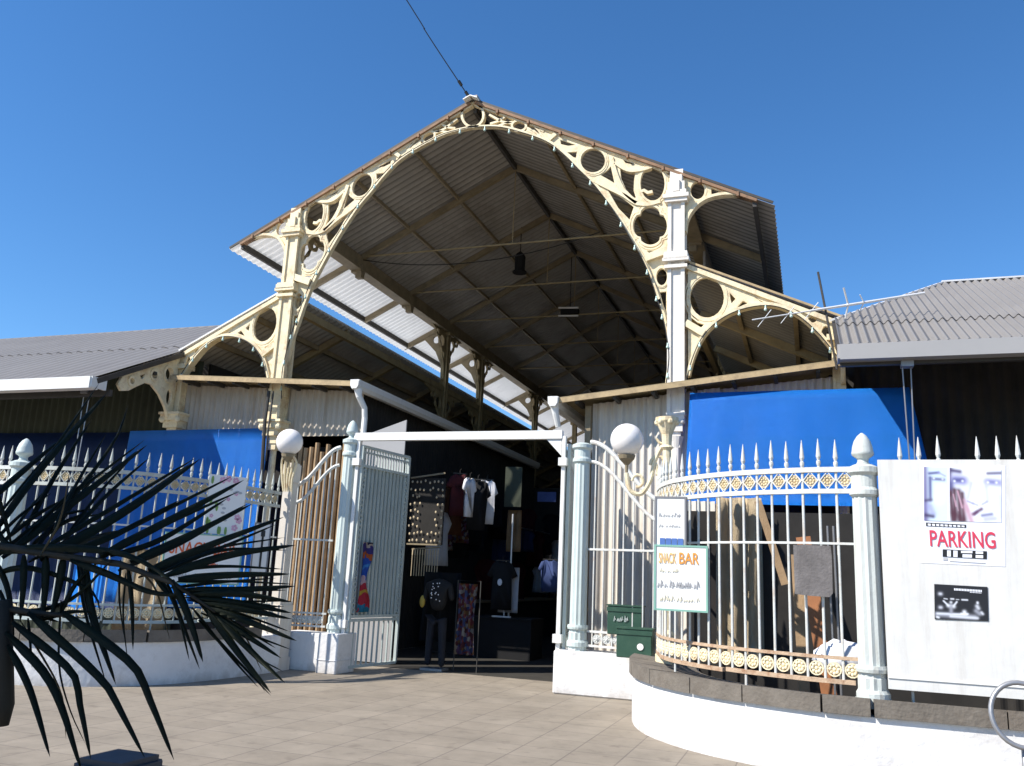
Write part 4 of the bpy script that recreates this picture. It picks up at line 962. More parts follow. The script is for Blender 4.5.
def printed(name, quad, y, nx, ny, fn, parent):      # a printed picture: colour per vertex on a fine flat grid
    P = [onY(px, py, y) for px, py in quad]; me = bpy.data.meshes.new(name); base = wpos(parent); vs_, cs_, fs_ = [], [], []
    for j in range(ny+1):
        for i in range(nx+1):
            u, v = i/nx, j/ny; vs_.append(tuple(P[0].lerp(P[1], u).lerp(P[3].lerp(P[2], u), v)-base)); cs_.append(fn(u, v))
    for j in range(ny):
        for i in range(nx): q = j*(nx+1)+i; fs_.append((q, q+nx+1, q+nx+2, q+1))
    me.from_pydata(vs_, [], fs_); at = me.color_attributes.new('print', 'FLOAT_COLOR', 'POINT')
    for k, c in enumerate(cs_): at.data[k].color = (*c, 1)
    m = bpy.data.materials.new(name); m.use_nodes = True; nd = m.node_tree.nodes; at_ = nd.new('ShaderNodeVertexColor'); at_.layer_name = 'print'
    m.node_tree.links.new(at_.outputs['Color'], nd['Principled BSDF'].inputs['Base Color']); nd['Principled BSDF'].inputs['Roughness'].default_value = .5
    me.materials.append(m); o = bpy.data.objects.new(name, me); COL.objects.link(o); o.parent = parent; return o
def stroke(c, u, v, p0, p1, wd, col, al=1.0, asp=1.4):
    ax, ay, bx, by = p0[0]*asp, p0[1], p1[0]*asp, p1[1]; x, y = u*asp, v; L2 = (bx-ax)**2+(by-ay)**2
    t_ = 0 if L2 == 0 else max(0, min(1, ((x-ax)*(bx-ax)+(y-ay)*(by-ay))/L2)); d2 = (x-ax-t_*(bx-ax))**2+(y-ay-t_*(by-ay))**2
    k = al*math.exp(-d2/(wd*wd)); return tuple(a_*(1-k)+b_*k for a_, b_ in zip(c, col))
IND, VIO, DRK, LT, MAR, PNK = (.06, .06, .22), (.30, .30, .60), (.05, .03, .10), (.82, .86, .95), (.075, .018, .035), (.55, .33, .42)
def faces_print(u, v):
    if u < .315:
        c = (.62, .74, .86)
        for q in (((.0, 0), (.02, 1), .07, (.16, .13, .30), .95), ((.08, .2), (.085, .62), .035, IND, .9), ((.07, .12), (.19, .10), .03, IND, .9), ((.19, .10), (.28, .16), .02, VIO, .7),
                  ((.12, .22), (.26, .23), .035, IND, .85), ((.13, .21), (.13, .21), .02, LT, .8), ((.245, .22), (.245, .22), .02, LT, .7), ((.02, .63), (.10, .61), .03, DRK, .8), ((.08, .74), (.12, .86), .07, VIO, .7), ((.02, .9), (.12, .92), .04, DRK, .9), ((.2, .6), (.24, .4), .10, (.80, .84, .84), .7)): c = stroke(c, u, v, *q)
        return c
    if u < .338: return (.82, .82, .86)
    c = (.80, .84, .93)
    for q in (((.55, .02), (.8, .05), .12, (.90, .90, .88), .8), ((.335, 0), (.345, .5), .05, DRK, .95), ((.36, .05), (.47, .07), .045, DRK, .95), ((.42, .22), (.52, .24), .11, VIO, .95), ((.40, .23), (.50, .23), .055, IND, .85), ((.36, .3), (.37, .4), .05, IND, .7),
              ((.40, .25), (.40, .25), .022, LT, .9), ((.505, .245), (.505, .245), .022, LT, .9), ((.62, .28), (.575, .56), .035, VIO, .45), ((.81, .34), (.83, .6), .04, VIO, .40), ((.57, .62), (.64, .66), .022, VIO, .8), ((.64, .66), (.70, .69), .02, VIO, .7), ((.76, .67), (.82, .62), .022, VIO, .75),
              ((.83, .085), (1.0, .07), .035, (.14, .13, .22), .95), ((.82, .24), (.98, .26), .085, VIO, .85), ((.84, .24), (.95, .25), .04, IND, .45), ((.83, .255), (.83, .255), .024, LT, .95), ((.94, .255), (.94, .255), .024, LT, .95), ((.72, .3), (.72, .6), .05, (.90, .92, .97), .6),
              ((.64, .86), (.75, .76), .035, (.10, .03, .10), .95), ((.66, .86), (.69, .82), .03, (.10, .03, .10), .9), ((.76, .88), (.88, .85), .035, IND, .75), ((.80, .95), (.92, .93), .05, VIO, .6), ((.98, .5), (1.0, .9), .05, VIO, .35)): c = stroke(c, u, v, *q)
    for k, (a0, a1, ln) in enumerate(((.345, .36, .46), (.40, .375, .42), (.455, .43, .43), (.50, .47, .48))):       # hand: fingers then palm
        c = stroke(c, u, v, (a0, ln), (a1+.02+k*.012, .97), .050, MAR, .95)
    c = stroke(c, u, v, (.40, .85), (.50, .97), .09, MAR, .8)
    for q in (((.385, .5), (.42, .72), .012, PNK, .8), ((.44, .44), (.50, .74), .016, PNK, .9), ((.42, .62), (.45, .8), .010, PNK, .5), ((.55, .72), (.62, .98), .055, PNK, .9), ((.53, .6), (.58, .8), .03, PNK, .7)): c = stroke(c, u, v, *q)
    return c
printed('faces_picture', [Z(97, 68), Z(408, 78), Z(408, 292), Z(97, 284)], L1, 120, 86, faces_print, t)
bm = B(); flat(bm, [Z(105, 292), Z(266, 301), Z(266, 313), Z(105, 306)], L1); flat(bm, [Z(172, 400), Z(350, 408), Z(350, 440), Z(172, 430)], L1); obj('print_bar', bm, 'inkblack', t)
o0 = onY(*Z(122, 388), L1); o1 = onY(*Z(387, 398), L1)
xv = (o1-o0); text('PARKING', o0, xv.normalized(), EZ, (onY(*Z(122, 322), L1)-o0).z, xv.length, 'inkpink', t, bold=.012)
bm = B()
for q in ((190, 404, 205, 430), (215, 405, 232, 432), (246, 406, 292, 416), (252, 420, 290, 434), (305, 408, 335, 419), (305, 423, 335, 436)): flat(bm, [Z(q[0], q[1]), Z(q[2], q[1]+1), Z(q[2], q[3]), Z(q[0], q[3]-1)], L2)
for k in range(9): flat(bm, [Z(112+k*17, 296+k), Z(124+k*17, 297+k), Z(124+k*17, 306+k*.7), Z(112+k*17, 304+k*.7)], L2)
obj('small_print', bm, 'posterwhite', t)
bm = B(); flat(bm, [Z(174, 434), Z(192, 435), Z(192, 445), Z(174, 444)], L1); flat(bm, [Z(200, 446), Z(345, 455), Z(345, 458), Z(200, 449)], L1); obj('fine_print', bm, 'inkgrey', t)
t = thing('concert_poster', 'small black poster with white figures at a table, below the parking poster', 'poster', onY(960, 600, fy))
bm = B(); flat(bm, [Z(138, 540), Z(353, 552), Z(357, 690), Z(140, 682)], L1); obj('sheet', bm, 'inkblack', t)
def stage_print(u, v):
    c = (.012, .012, .015); W1, W2 = (.75, .78, .85), (.30, .31, .36)
    for q in (((.03, .86), (.75, .90), .07, W2, .9), ((.05, .84), (.6, .84), .03, W1, .8), ((.30, .90), (.80, .93), .04, W1, .7), ((.10, .27), (.12, .27), .055, W2, .9), ((.10, .27), (.12, .27), .03, W1, .6), ((.10, .66), (.12, .66), .055, W2, .9), ((.10, .66), (.12, .66), .03, W1, .5),
              ((.17, .47), (.26, .60), .022, W1, .9), ((.26, .60), (.36, .62), .05, W1, .8), ((.36, .60), (.42, .48), .022, W1, .9), ((.31, .50), (.31, .50), .035, W1, .8), ((.31, .62), (.31, .78), .05, W2, .9), ((.56, .76), (.56, .80), .05, W1, .9), ((.50, .82), (.62, .82), .03, W1, .8),
              ((.81, .47), (.81, .49), .030, W1, .9), ((.80, .58), (.82, .64), .05, W1, .7), ((.78, .72), (.84, .80), .06, W2, .9), ((.88, .76), (.90, .80), .035, W1, .7), ((.18, .40), (.24, .41), .014, W1, .8), ((.31, .40), (.36, .40), .02, W1, .9), ((.41, .41), (.46, .41), .012, W1, .7), ((.52, .41), (.62, .41), .02, W1, .9), ((.04, .94), (.07, .95), .03, W1, .9)): c = stroke(c, u, v, *q)
    return c
printed('stage_picture', [Z(139, 541), Z(352, 553), Z(356, 689), Z(141, 681)], L1-.001, 96, 64, stage_print, t)
o0 = onY(*Z(218, 566), L2); bm = B()
for k in range(18): flat(bm, [Z(218+k*6.3, 557+k*.4), Z(222.5+k*6.3, 557.3+k*.4), Z(222.5+k*6.3, 566+k*.4), Z(218+k*6.3, 565.7+k*.4)], L2)
for k in range(8): flat(bm, [Z(282+k*6, 572+k*.4), Z(286+k*6, 572+k*.4), Z(286+k*6, 575+k*.4), Z(282+k*6, 575+k*.4)], L2)
obj('lettering', bm, 'posterwhite', t)

# left railing signs
def onP(x, y, p, n): d = ray(x, y); return CAM+d*((V(p)-CAM).dot(n)/d.dot(n))
def lsign(x0, y0, x1, y1, P, ang):
    # a board hanging on the turning railing: built flat round its own middle, then turned to the railing's direction
    n = V((math.sin(ang), -math.cos(ang), 0)); p = V((*P, 0)); a, b = onP(x0, y1, p, n), onP(x1, y0, p, n)
    mid = (a+b)/2; hw = V((b.x-a.x, b.y-a.y)).length/2; return (mid.x-hw, a.z), (mid.x+hw, b.z), mid.y, mid, ang
def turn(t, mid, ang):
    M = Matrix.Translation(mid) @ Matrix.Rotation(ang, 4, 'Z') @ Matrix.Translation(-mid)
    for o in t.children:
        w0 = wpos(o); o.data.transform(Matrix.Translation(-w0) @ M @ Matrix.Translation(w0))
c0, c1, Y, mid, ang = lsign(160, 537, 243, 582, (-2.30, -4.62), .85)
t = board('snack_sign', 'white snack bar sign behind the palm leaves on the left railing', 'sign', c0, c1, Y, .03, 'signw', 'signgreen')
W_ = c1[0]-c0[0]; H_ = c1[1]-c0[1]
text('SNACK BAR', V((c0[0]+.06*W_, Y-.02, c0[1]+.58*H_)), EX, EZ, .26*H_, .86*W_, 'inkred', t); squiggle(t, c0[0]+.3*W_, c0[0]+.7*W_, c0[1]+.34*H_, .14*H_, Y-.02, 'inkred')
squiggle(t, c0[0]+.1*W_, c0[0]+.9*W_, c0[1]+.1*H_, .12*H_, Y-.02, 'inkgrey')
turn(t, mid, ang)
c0, c1, Y, mid, ang = lsign(203, 478, 247, 533, (-2.08, -4.2), 1.0)
t = board('flower_sign', 'pale sign with pink flowers and green leaves on the left railing', 'sign', c0, c1, Y, .025, 'signw')
W_ = c1[0]-c0[0]; H_ = c1[1]-c0[1]
bm = B()
for k in range(9):
    u, v = ((.8, .12), (.9, .25), (.85, .3), (.35, .92), (.5, .95), (.7, .93), (.55, .6), (.75, .7), (.15, .3))[k]; r = (.03 if k < 6 else .018)
    bm = B()
    for q in range(5): a_ = q*1.257; add_prism(bm, circ(c0[0]+u*W_+r*math.cos(a_), c0[1]+v*H_+r*math.sin(a_), r*.7, n=8), V((0, Y-.016, 0)), EX, EZ, .006)
    obj('flower_print', bm, 'pink', t)
bm = B()
for k in range(11):
    u, v = random.random()*.25+.02, random.random(); 
    if k > 6: u, v = random.random(), .06
    bm = B(); add_prism(bm, circ(c0[0]+u*W_, c0[1]+v*H_, .02, .06, n=8), V((0, Y-.0165, 0)), EX, EZ, .006); obj('leaf_print', bm, 'leafprint', t)
bm = B()
for k in range(10): bm = B(); add_prism(bm, circ(c0[0]+random.uniform(.3, .95)*W_, c0[1]+random.uniform(.2, .8)*H_, .03, .018, n=8), V((0, Y-.017, 0)), EX, EZ, .006); obj('item_print', bm, 'inkgrey', t)
turn(t, mid, ang)
c0, c1, Y, mid, ang = lsign(250, 524, 271, 574, (-1.90, -3.05), .75)
t = board('pole_sign', 'white sign with a thin black pole drawing beside the left lamp pillar', 'sign', c0, c1, Y, .03, 'signw', 'signgrey')
W_ = c1[0]-c0[0]; H_ = c1[1]-c0[1]
bm = B(); add_box(bm, (c0[0]+.55*W_, Y-.02, c0[1]+.5*H_), (.03, .008, .74*H_)); add_box(bm, (c0[0]+.5*W_, Y-.02, c0[1]+.13*H_), (.3*W_, .009, .02)); add_box(bm, (c0[0]+.55*W_, Y-.02, c0[1]+.8*H_), (.06, .009, .09)); obj('pole_print', bm, 'inkblack', t)
turn(t, mid, ang)
c0, c1, Y, mid, ang = lsign(66, 560, 108, 615, (-3.2, -5.2), .1)
t = board('sunlit_tarp_panel', 'blue panel with a yellow shape, standing for the sunlit foot of the left tarpaulin', 'panel', c0, c1, Y, .02, 'tarp')  # sunlit patch of the tarpaulin put in as its own blue panel
bm = B(); add_prism(bm, circ(c0[0]+.35*(c1[0]-c0[0]), c0[1]+.7*(c1[1]-c0[1]), .10, .12, 12), V((0, Y-.012, 0)), EX, EZ, .006); obj('yellow_print', bm, 'yellow', t)

# ------------------------------------------------------------------ things behind and on the right railing
yb = -5.68
a, b = onY(795, 595, yb), onY(831, 546, yb)
bm = B(); pts = [(a.x, a.z+.01), (a.x+.12, a.z), (b.x-.03, a.z-.005), (b.x, a.z+.03), (b.x+.004, b.z-.1), (b.x-.004, b.z), (a.x+.1, b.z+.005), (a.x-.004, b.z)]
add_prism(bm, pts, V((0, yb, 0)), EX, EZ, .025); tag(obj('scrap_board', bm, 'board'), 'weathered grey board tied to the right railing bars', 'board')
def hang(name, label, cat, xs, ztop, zbot, y, m, amp=.05, fr=3, pinch=1.0):
    g = []
    for j in range(11):
        v = j/10; r = []
        for i in range(17):
            u = i/16; x = xs[0]+(xs[1]-xs[0])*(.5+(u-.5)*(pinch+(1-pinch)*abs(v-.45)*2)); r.append(V((x, y-amp*math.sin(u*fr*6.28+v*2), ztop+(zbot-ztop)*v)))
        g.append(r)
    o = tarp(name, g, label, m); o['category'] = cat; return o
a, b = onY(716, 505, -2.6), onY(764, 640, -2.6)
hang('cream_curtain', 'cream cloth curtain hanging behind the right railing', 'curtain', (a.x, b.x), a.z+.1, .75, -2.6, 'creamcloth', .06, 2.5)
bm = B(); a, b = onY(684, 500, -1.2), onY(716, 640, -1.2); add_corr(bm, V((a.x-.1, -1.2, .1)), EX, b.x-a.x+.1, EZ, 2.75, pitch=.14, amp=.03); tag(obj('white_partition', bm, 'corrwall'), 'white ribbed partition behind the right railing beside cream curtain', 'partition')
p0, p1 = onY(812, 530, -4.2), onY(818, 648, -4.2)
bm = B(); add_bar(bm, V((p1.x+.1, -4.2, .5)), V((p0.x-.1, -3.9, 2.2)), .16, .03); tag(obj('orange_plank', bm, 'orange'), 'orange brown plank leaning behind the grey board', 'plank')
p0 = onY(803, 640, -4.0); bm = B(); add_bar(bm, V((p0.x, -4.0, .5)), V((p0.x-.05, -3.8, 2.0)), .12, .025); tag(obj('brown_plank', bm, 'wood'), 'narrow darker plank left of the orange plank', 'plank')
p0, p1 = onY(762, 505, -3.2), onY(774, 543, -3.2)
bm = B(); add_bar(bm, V((p1.x+.12, -3.2, p1.z-.5)), V((p0.x-.05, -3.2, p0.z+.05)), .09, .03); tag(obj('tan_slat', bm, 'wood'), 'tan slat sloping under the tarpaulin edge', 'slat')
p0 = onY(845, 652, -4.9)
bm = B(); add_sphere(bm, p0+V((0, 0, -.05)), .26, (1.2, .7, .6), 16)
for v in bm.verts: v.co += V((random.uniform(-.025, .025), random.uniform(-.02, .02), random.uniform(-.03, .03)))
tag(obj('white_sack', bm, 'whitecloth', None, True), 'crumpled white sack on the ground behind the acorn post', 'sack')
bm = B(); add_box(bm, (6.4, -2.4, 1.3), (3.6, .05, 2.6)); tag(obj('void_screen', bm, 'dark'), 'dark panel coloured as the unlit void behind the right railing', 'screen')  # stands in for black unlit depth, darkness put into its colour
for i, xx in enumerate((832, 838)):
    pp = onY(xx, 600, -4.4); bm = B(); add_tube(bm, [(pp.x, -4.4, .4), (pp.x-.02, -4.4, 2.3)], .012, 6)
    tag(obj('thin_rod', bm, 'galv'), 'thin grey rod standing behind the acorn post, %s' % ('nearer the grey board' if i == 0 else 'nearer the post'), 'rod')
# behind the left railing
hang('cream_curtain', 'beige cloth hanging low behind the left railing', 'curtain', (onY(118, 600, -4.2).x, onY(165, 600, -4.2).x), 1.75, .6, -4.2, 'creamcloth', .06, 2.5)
# green boxes
def gbox(x0, y0, x1, y1, Y, dp, label, mk):
    a, b = onY(x0, y1, Y), onY(x1, y0, Y); t = thing('green_box', label, 'box', ((a.x+b.x)/2, Y, a.z))
    bm = B(); add_box(bm, ((a.x+b.x)/2, Y+dp/2, (a.z+b.z)/2), (b.x-a.x, dp, b.z-a.z)); bmesh.ops.bevel(bm, geom=bm.edges[:], offset=.012, segments=1, affect='EDGES'); obj('casing', bm, 'green', t)
    bm = B(); add_box(bm, ((a.x+b.x)/2, Y-.006, b.z-.05), (b.x-a.x+.015, .012, .06)); add_box(bm, ((a.x+b.x)/2, Y+dp/2, b.z+.004), (b.x-a.x+.03, dp+.03, .02)); obj('lid', bm, 'green', t)
    if mk: bm = B(); add_prism(bm, circ(a.x+.68*(b.x-a.x), a.z+.40*(b.z-a.z), .045, n=14), V((0, Y-.010, 0)), EX, EZ, .006); obj('round_sticker', bm, 'signw', t)
    else: squiggle(t, a.x+.2*(b.x-a.x), a.x+.6*(b.x-a.x), a.z+.45*(b.z-a.z), .10, Y-.012, 'gatepaint')
gbox(607, 607, 642, 634, -2.05, .22, 'dark green metal box with scribble, standing behind the lower green box', False)
gbox(616, 630, 652, 657, -2.45, .25, 'dark green metal box with round white sticker on the right plinth', True)
# aerial
p = onY(832, 345, -.5); q = onY(818, 272, -.5)
t = thing('tv_aerial', 'aluminium television aerial on a dark leaning mast above the side arch', 'aerial', (p.x, -.5, p.z-.5))
bm = B(); add_tube(bm, [V((p.x+.06, -.5, p.z-.4)), q], .018, 6); obj('mast', bm, 'darksteel', t)
b0, b1 = onY(752, 320, -.55), onY(925, 293, -.55); bm = B(); add_tube(bm, [b0.lerp(b1, .35), b1], .022, 6); add_tube(bm, [b0, b0.lerp(b1, .4)], .012, 6); obj('boom', bm, 'alu', t)
bm = B()
for f, hh in ((.57, .26), (.66, .10)):
    c = b0.lerp(b1, f); add_tube(bm, [c+V((-.06, -.1, hh)), c, c+V((-.06, .1, -hh))], .010 if hh < .2 else .016, 5)
for f in (.08, .22, .36):
    c = b0.lerp(b1, f); add_tube(bm, [c+V((.10, -.05, .12)), c+V((-.12, .05, -.13))], .006, 5)
obj('elements', bm, 'alu', t)
# overhead cable
p0 = V((-.05, -.12, HA-.10)); p1 = onY(385, -34, -1.2)
bm = B(); add_tube(bm, smooth_line([p0, p0.lerp(p1, .5)+V((0, 0, -.04)), p1, p1+(p1-p0)*4], 6), .011, 5)
t = thing('overhead_cable', 'thin black cable rising from the gable apex into the sky', 'cable', p0); obj('line', bm, 'cable', t)
bm = B()
for f in (.02, .10): c = p0.lerp(p1, f); c2 = p0.lerp(p1, f+.035); add_tube(bm, [c, c2], .032, 8)
obj('insulator', bm, 'cable', t)
# grey hoop at the lower right
p = onY(1022, 715, -6.35); bm = B()
ring = [p+V((.22*math.cos(k*math.pi/16), .05*math.sin(k*.2), .24*math.sin(k*math.pi/16))) for k in range(33)]
add_tube(bm, ring, .02, 8); add_tube(bm, [p+V((0, 0, -.24)), p+V((0, .05, -.75))], .025, 8)
tag(obj('steel_hoop', bm, 'galv', None, True), 'grey steel hoop stand in front of the low wall at right edge', 'hoop')

# ------------------------------------------------------------------ goods inside the passage
def shirt(cx, y, zt, w_, h_, m, label, sleeve=None, rz=0.0):
    t = thing('hanging_shirt', label, 'shirt', (cx, y, zt-h_))
    ol = [(-.13, 0), (-.06, -.04), (.06, -.04), (.13, 0), (.27, -.06), (.40, -.30), (.28, -.36), (.25, -.30), (.26, -1), (-.26, -1), (-.25, -.30), (-.28, -.36), (-.40, -.30), (-.27, -.06)]
    ex = V((math.cos(rz), math.sin(rz), 0)); bm = B(); add_prism(bm, [(a*w_/.8, b*h_) for a, b in ol], V((cx, y, zt)), ex, EZ, .06)
    bmesh.ops.triangulate(bm, faces=bm.faces[:]); bmesh.ops.subdivide_edges(bm, edges=bm.edges[:], cuts=2)
    for v in bm.verts: v.co += V((0, .03*math.sin(v.co.x*25+v.co.z*4), 0))
    obj('body', bm, m, t, True)
    bm = B(); add_tube(bm, [V((cx, y, zt-.02)), V((cx, y, zt+.08)), V((cx+.03, y, zt+.11))], .006, 5); add_bar(bm, V((cx, y, zt+.01))-ex*.15, V((cx, y, zt+.01))+ex*.15, .02, .02); obj('hanger', bm, 'darksteel', t)
    return t
yi = 1.6
for (x, y0, y1, ww, m, lab, rz) in ((470, 478, 517, .34, 'whitecloth', 'white shirt seen narrow, next to maroon shirt in the passage', 1.15), (460, 474, 516, .55, 'maroon', 'maroon shirt hanging left of the white shirts in the passage', .7),
      (478, 480, 530, .6, 'black', 'black shirt hanging between the two white shirts', .4), (487, 480, 524, .52, 'whitecloth', 'wide white shirt hanging beyond the black shirt in passage', .5),
      (550, 560, 592, .5, 'bluecloth', 'dim blue shirt hanging low at the back of the passage', .3)):
    a, b = onY(x, y0, yi), onY(x, y1, yi); shirt(a.x, yi, a.z, ww, a.z-b.z, m, lab, rz=rz); yi += .35
a, b = onY(411, 478, .9), onY(441, 545, .9)
t = thing('trinket_board', 'dark rack pinned with rows of pale trinkets just inside the gate', 'display rack', (a.x, .9, b.z))
bm = B(); add_box(bm, ((a.x+b.x)/2, .95, (a.z+b.z)/2), (b.x-a.x, .03, a.z-b.z)); obj('panel', bm, 'dark', t)
bm = B(); add_bar(bm, (a.x, .9, a.z), (b.x, .9, a.z+.1), .03, .03); add_bar(bm, (a.x, .9, b.z), (b.x, .9, b.z), .03, .03); obj('rails', bm, 'beam', t)
pr_ = None
for r in range(9):
    for c in range(8):
        if 2 <= r <= 6 and 3 <= c <= 5: continue
        q = V((a.x+(c+.5+random.uniform(-.3, .3))*(b.x-a.x)/8, .90, a.z-(r+.5+random.uniform(-.15, .15))*(a.z-b.z)/9))
        if pr_ is None: bm = B(); add_sphere(bm, q, .020, (1, .4, 1.3), 8); pr_ = obj('trinket', bm, 'creamcloth', t, loc=q)
        else: copy_part(pr_, t, q-t.location)
a, b = onY(412, 549, .6), onY(440, 549, .6)
t = thing('tag_rail', 'rail of pale tagged pendants below the trinket rack', 'display rack', a)
bm = B(); add_bar(bm, a, b+V((0, 0, .03)), .025, .025); obj('rail', bm, 'beam', t)
for k in range(11):
    q = a.lerp(b, (k+.5)/11); bm = B(); add_box(bm, q+V((0, -.02, -.06)), (.02, .01, .10)); add_tube(bm, [q+V((0, -.02, -.1)), q+V((0, -.02, -.5))], .008, 5); obj('pendant', bm, 'creamcloth', t)
# clothed display dummy in dark trousers
fx = .12; fyy = -.55
t = thing('clothes_dummy', 'headless display dummy in black top and dark trousers beside the left gate leaf', 'mannequin', (fx, fyy, 0))
def skin(name, verts, edges, radii, m, parent, root=0):
    me = bpy.data.meshes.new(name); base = wpos(parent); me.from_pydata([tuple(V(v)-base) for v in verts], edges, [])
    o = bpy.data.objects.new(name, me); COL.objects.link(o); md = o.modifiers.new('skin', 'SKIN'); sv = me.skin_vertices[0].data
    for i, r in enumerate(radii): sv[i].radius = (r, r*.75) if not isinstance(r, tuple) else r; sv[i].use_root = (i == root)
    o.modifiers.new('sub', 'SUBSURF').levels = 1; bpy.context.view_layer.update()
    m2 = bpy.data.meshes.new_from_object(o.evaluated_get(bpy.context.evaluated_depsgraph_get())); bpy.data.objects.remove(o)
    o = bpy.data.objects.new(name, m2); COL.objects.link(o); o.parent = parent; m2.materials.append(MT[m]); 
    for p_ in m2.polygons: p_.use_smooth = True
    return o
skin('trousers', [(fx, fyy, .92), (fx-.10, fyy, .82), (fx-.12, fyy, .45), (fx-.13, fyy, .06), (fx+.10, fyy, .82), (fx+.13, fyy-.03, .45), (fx+.15, fyy-.05, .06)], [(0, 1), (1, 2), (2, 3), (0, 4), (4, 5), (5, 6)], [.15, .11, .085, .075, .11, .085, .075], 'navy', t)
skin('top', [(fx, fyy, .95), (fx, fyy, 1.2), (fx, fyy, 1.42), (fx-.2, fyy, 1.40), (fx-.25, fyy-.03, 1.12), (fx+.2, fyy, 1.40), (fx+.26, fyy, 1.15), (fx, fyy, 1.52)], [(0, 1), (1, 2), (2, 3), (3, 4), (2, 5), (5, 6), (2, 7)], [.16, .17, .16, .08, .06, .08, .06, .05], 'black', t)
bm = B()
for k in range(16): add_sphere(bm, (fx+random.uniform(-.08, .1), fyy-.15, random.uniform(1.05, 1.45)), .010, n=6)
obj('sequins', bm, 'whitecloth', t)
bm = B(); add_box(bm, (fx, fyy, .02), (.4, .3, .04)); obj('stand', bm, 'galv', t)
bm = B(); add_sphere(bm, (fx-.27, fyy-.06, 1.12), .07, (.7, .6, 1.5), 12); obj('yellow_bag', bm, 'yellow', t, True)
hang('black_coat', 'bulky black coat hanging behind the dark display dummy', 'coat', (fx-.42, fx+.30), 1.62, .45, fyy+.28, 'black', .06, 2, .9)
g = hang('patterned_dress', 'long patterned dress hanging beside the dark display dummy', 'dress', (fx+.32, fx+.68), 1.45, .28, fyy+.1, 'dressprint', .05, 3, .8)
bm = B(); add_tube(bm, [(fx+.30, fyy+.12, 0), (fx+.30, fyy+.12, 1.5), (fx+.72, fyy+.12, 1.5), (fx+.72, fyy+.12, 0)], .010, 6); tag(obj('dress_rack', bm, 'darksteel'), 'thin metal rack carrying the patterned dress', 'rack')
# black shirt with pale sleeves on a stand, on a dark table
a = onY(503, 561, 2.4); b = onY(503, 610, 2.4)
shirt(a.x, 2.4, a.z, .62, a.z-b.z, 'black', 'black shirt with pale emblem on the white footed stand', rz=.3)
bm = B(); add_prism(bm, circ(a.x-.02, (a.z+b.z)/2+.06, .05, .07, 10), V((0, 2.32, 0)), EX, EZ, .01); 
tag(obj('shirt_emblem', bm, 'whitecloth'), 'small pale emblem on the black shirt', 'emblem')
hang('white_underskirt', 'white cloth showing under and beside the black shirt', 'cloth', (a.x-.1, a.x+.33), a.z-.12, b.z-.05, 2.52, 'whitecloth', .03, 1)
pl_ = onY(513, 514, 2.9); bm = B(); add_tube(bm, [(pl_.x, 2.9, onY(503, 617, 2.4).z), (pl_.x, 2.9, pl_.z)], .02, 8); tag(obj('steel_pole', bm, 'alu'), 'thin bright vertical pole rising from the draped table in the dark passage', 'pole')
bt = onY(503, 617, 2.4)
t = thing('display_table', 'black draped table inside the passage carrying the shirt stand', 'table', (bt.x, 2.5, 0))
bm = B(); add_box(bm, (bt.x, 2.65, bt.z/2-.02), (1.3, .8, bt.z-.03)); obj('drape', bm, 'black', t)
bm = B(); add_box(bm, (bt.x, 2.65, bt.z-.02), (1.36, .86, .03)); obj('tabletop', bm, 'black', t)
bm = B(); add_bar(bm, (bt.x-.2, 2.3, bt.z+.01), (bt.x+.2, 2.3, bt.z+.01), .04, .03); add_tube(bm, [(bt.x, 2.45, bt.z), (bt.x, 2.45, a.z)], .015, 6); tag(obj('shirt_stand', bm, 'alu'), 'white footed stand holding the black shirt', 'stand')
a, b = onY(506, 467, 3), onY(521, 507, 3); bm = B(); add_box(bm, ((a.x+b.x)/2, 3, (a.z+b.z)/2), (b.x-a.x, .03, a.z-b.z)); tag(obj('dim_poster', bm, 'corrgreen'), 'dim greenish poster hanging high in the passage', 'poster')
a, b = onY(508, 510, 3.2), onY(520, 552, 3.2); hang('brown_garment', 'brown garment hanging below the dim greenish poster', 'garment', (a.x, b.x), a.z, b.z, 3.2, 'wood', .03, 1.5)
a, b = onY(538, 492, 3.6), onY(556, 502, 3.6); bm = B(); add_box(bm, ((a.x+b.x)/2, 3.6, (a.z+b.z)/2), (b.x-a.x, .05, a.z-b.z)); tag(obj('blue_stall_sign', bm, 'bluecloth'), 'small blue stall sign near the right jamb', 'sign')
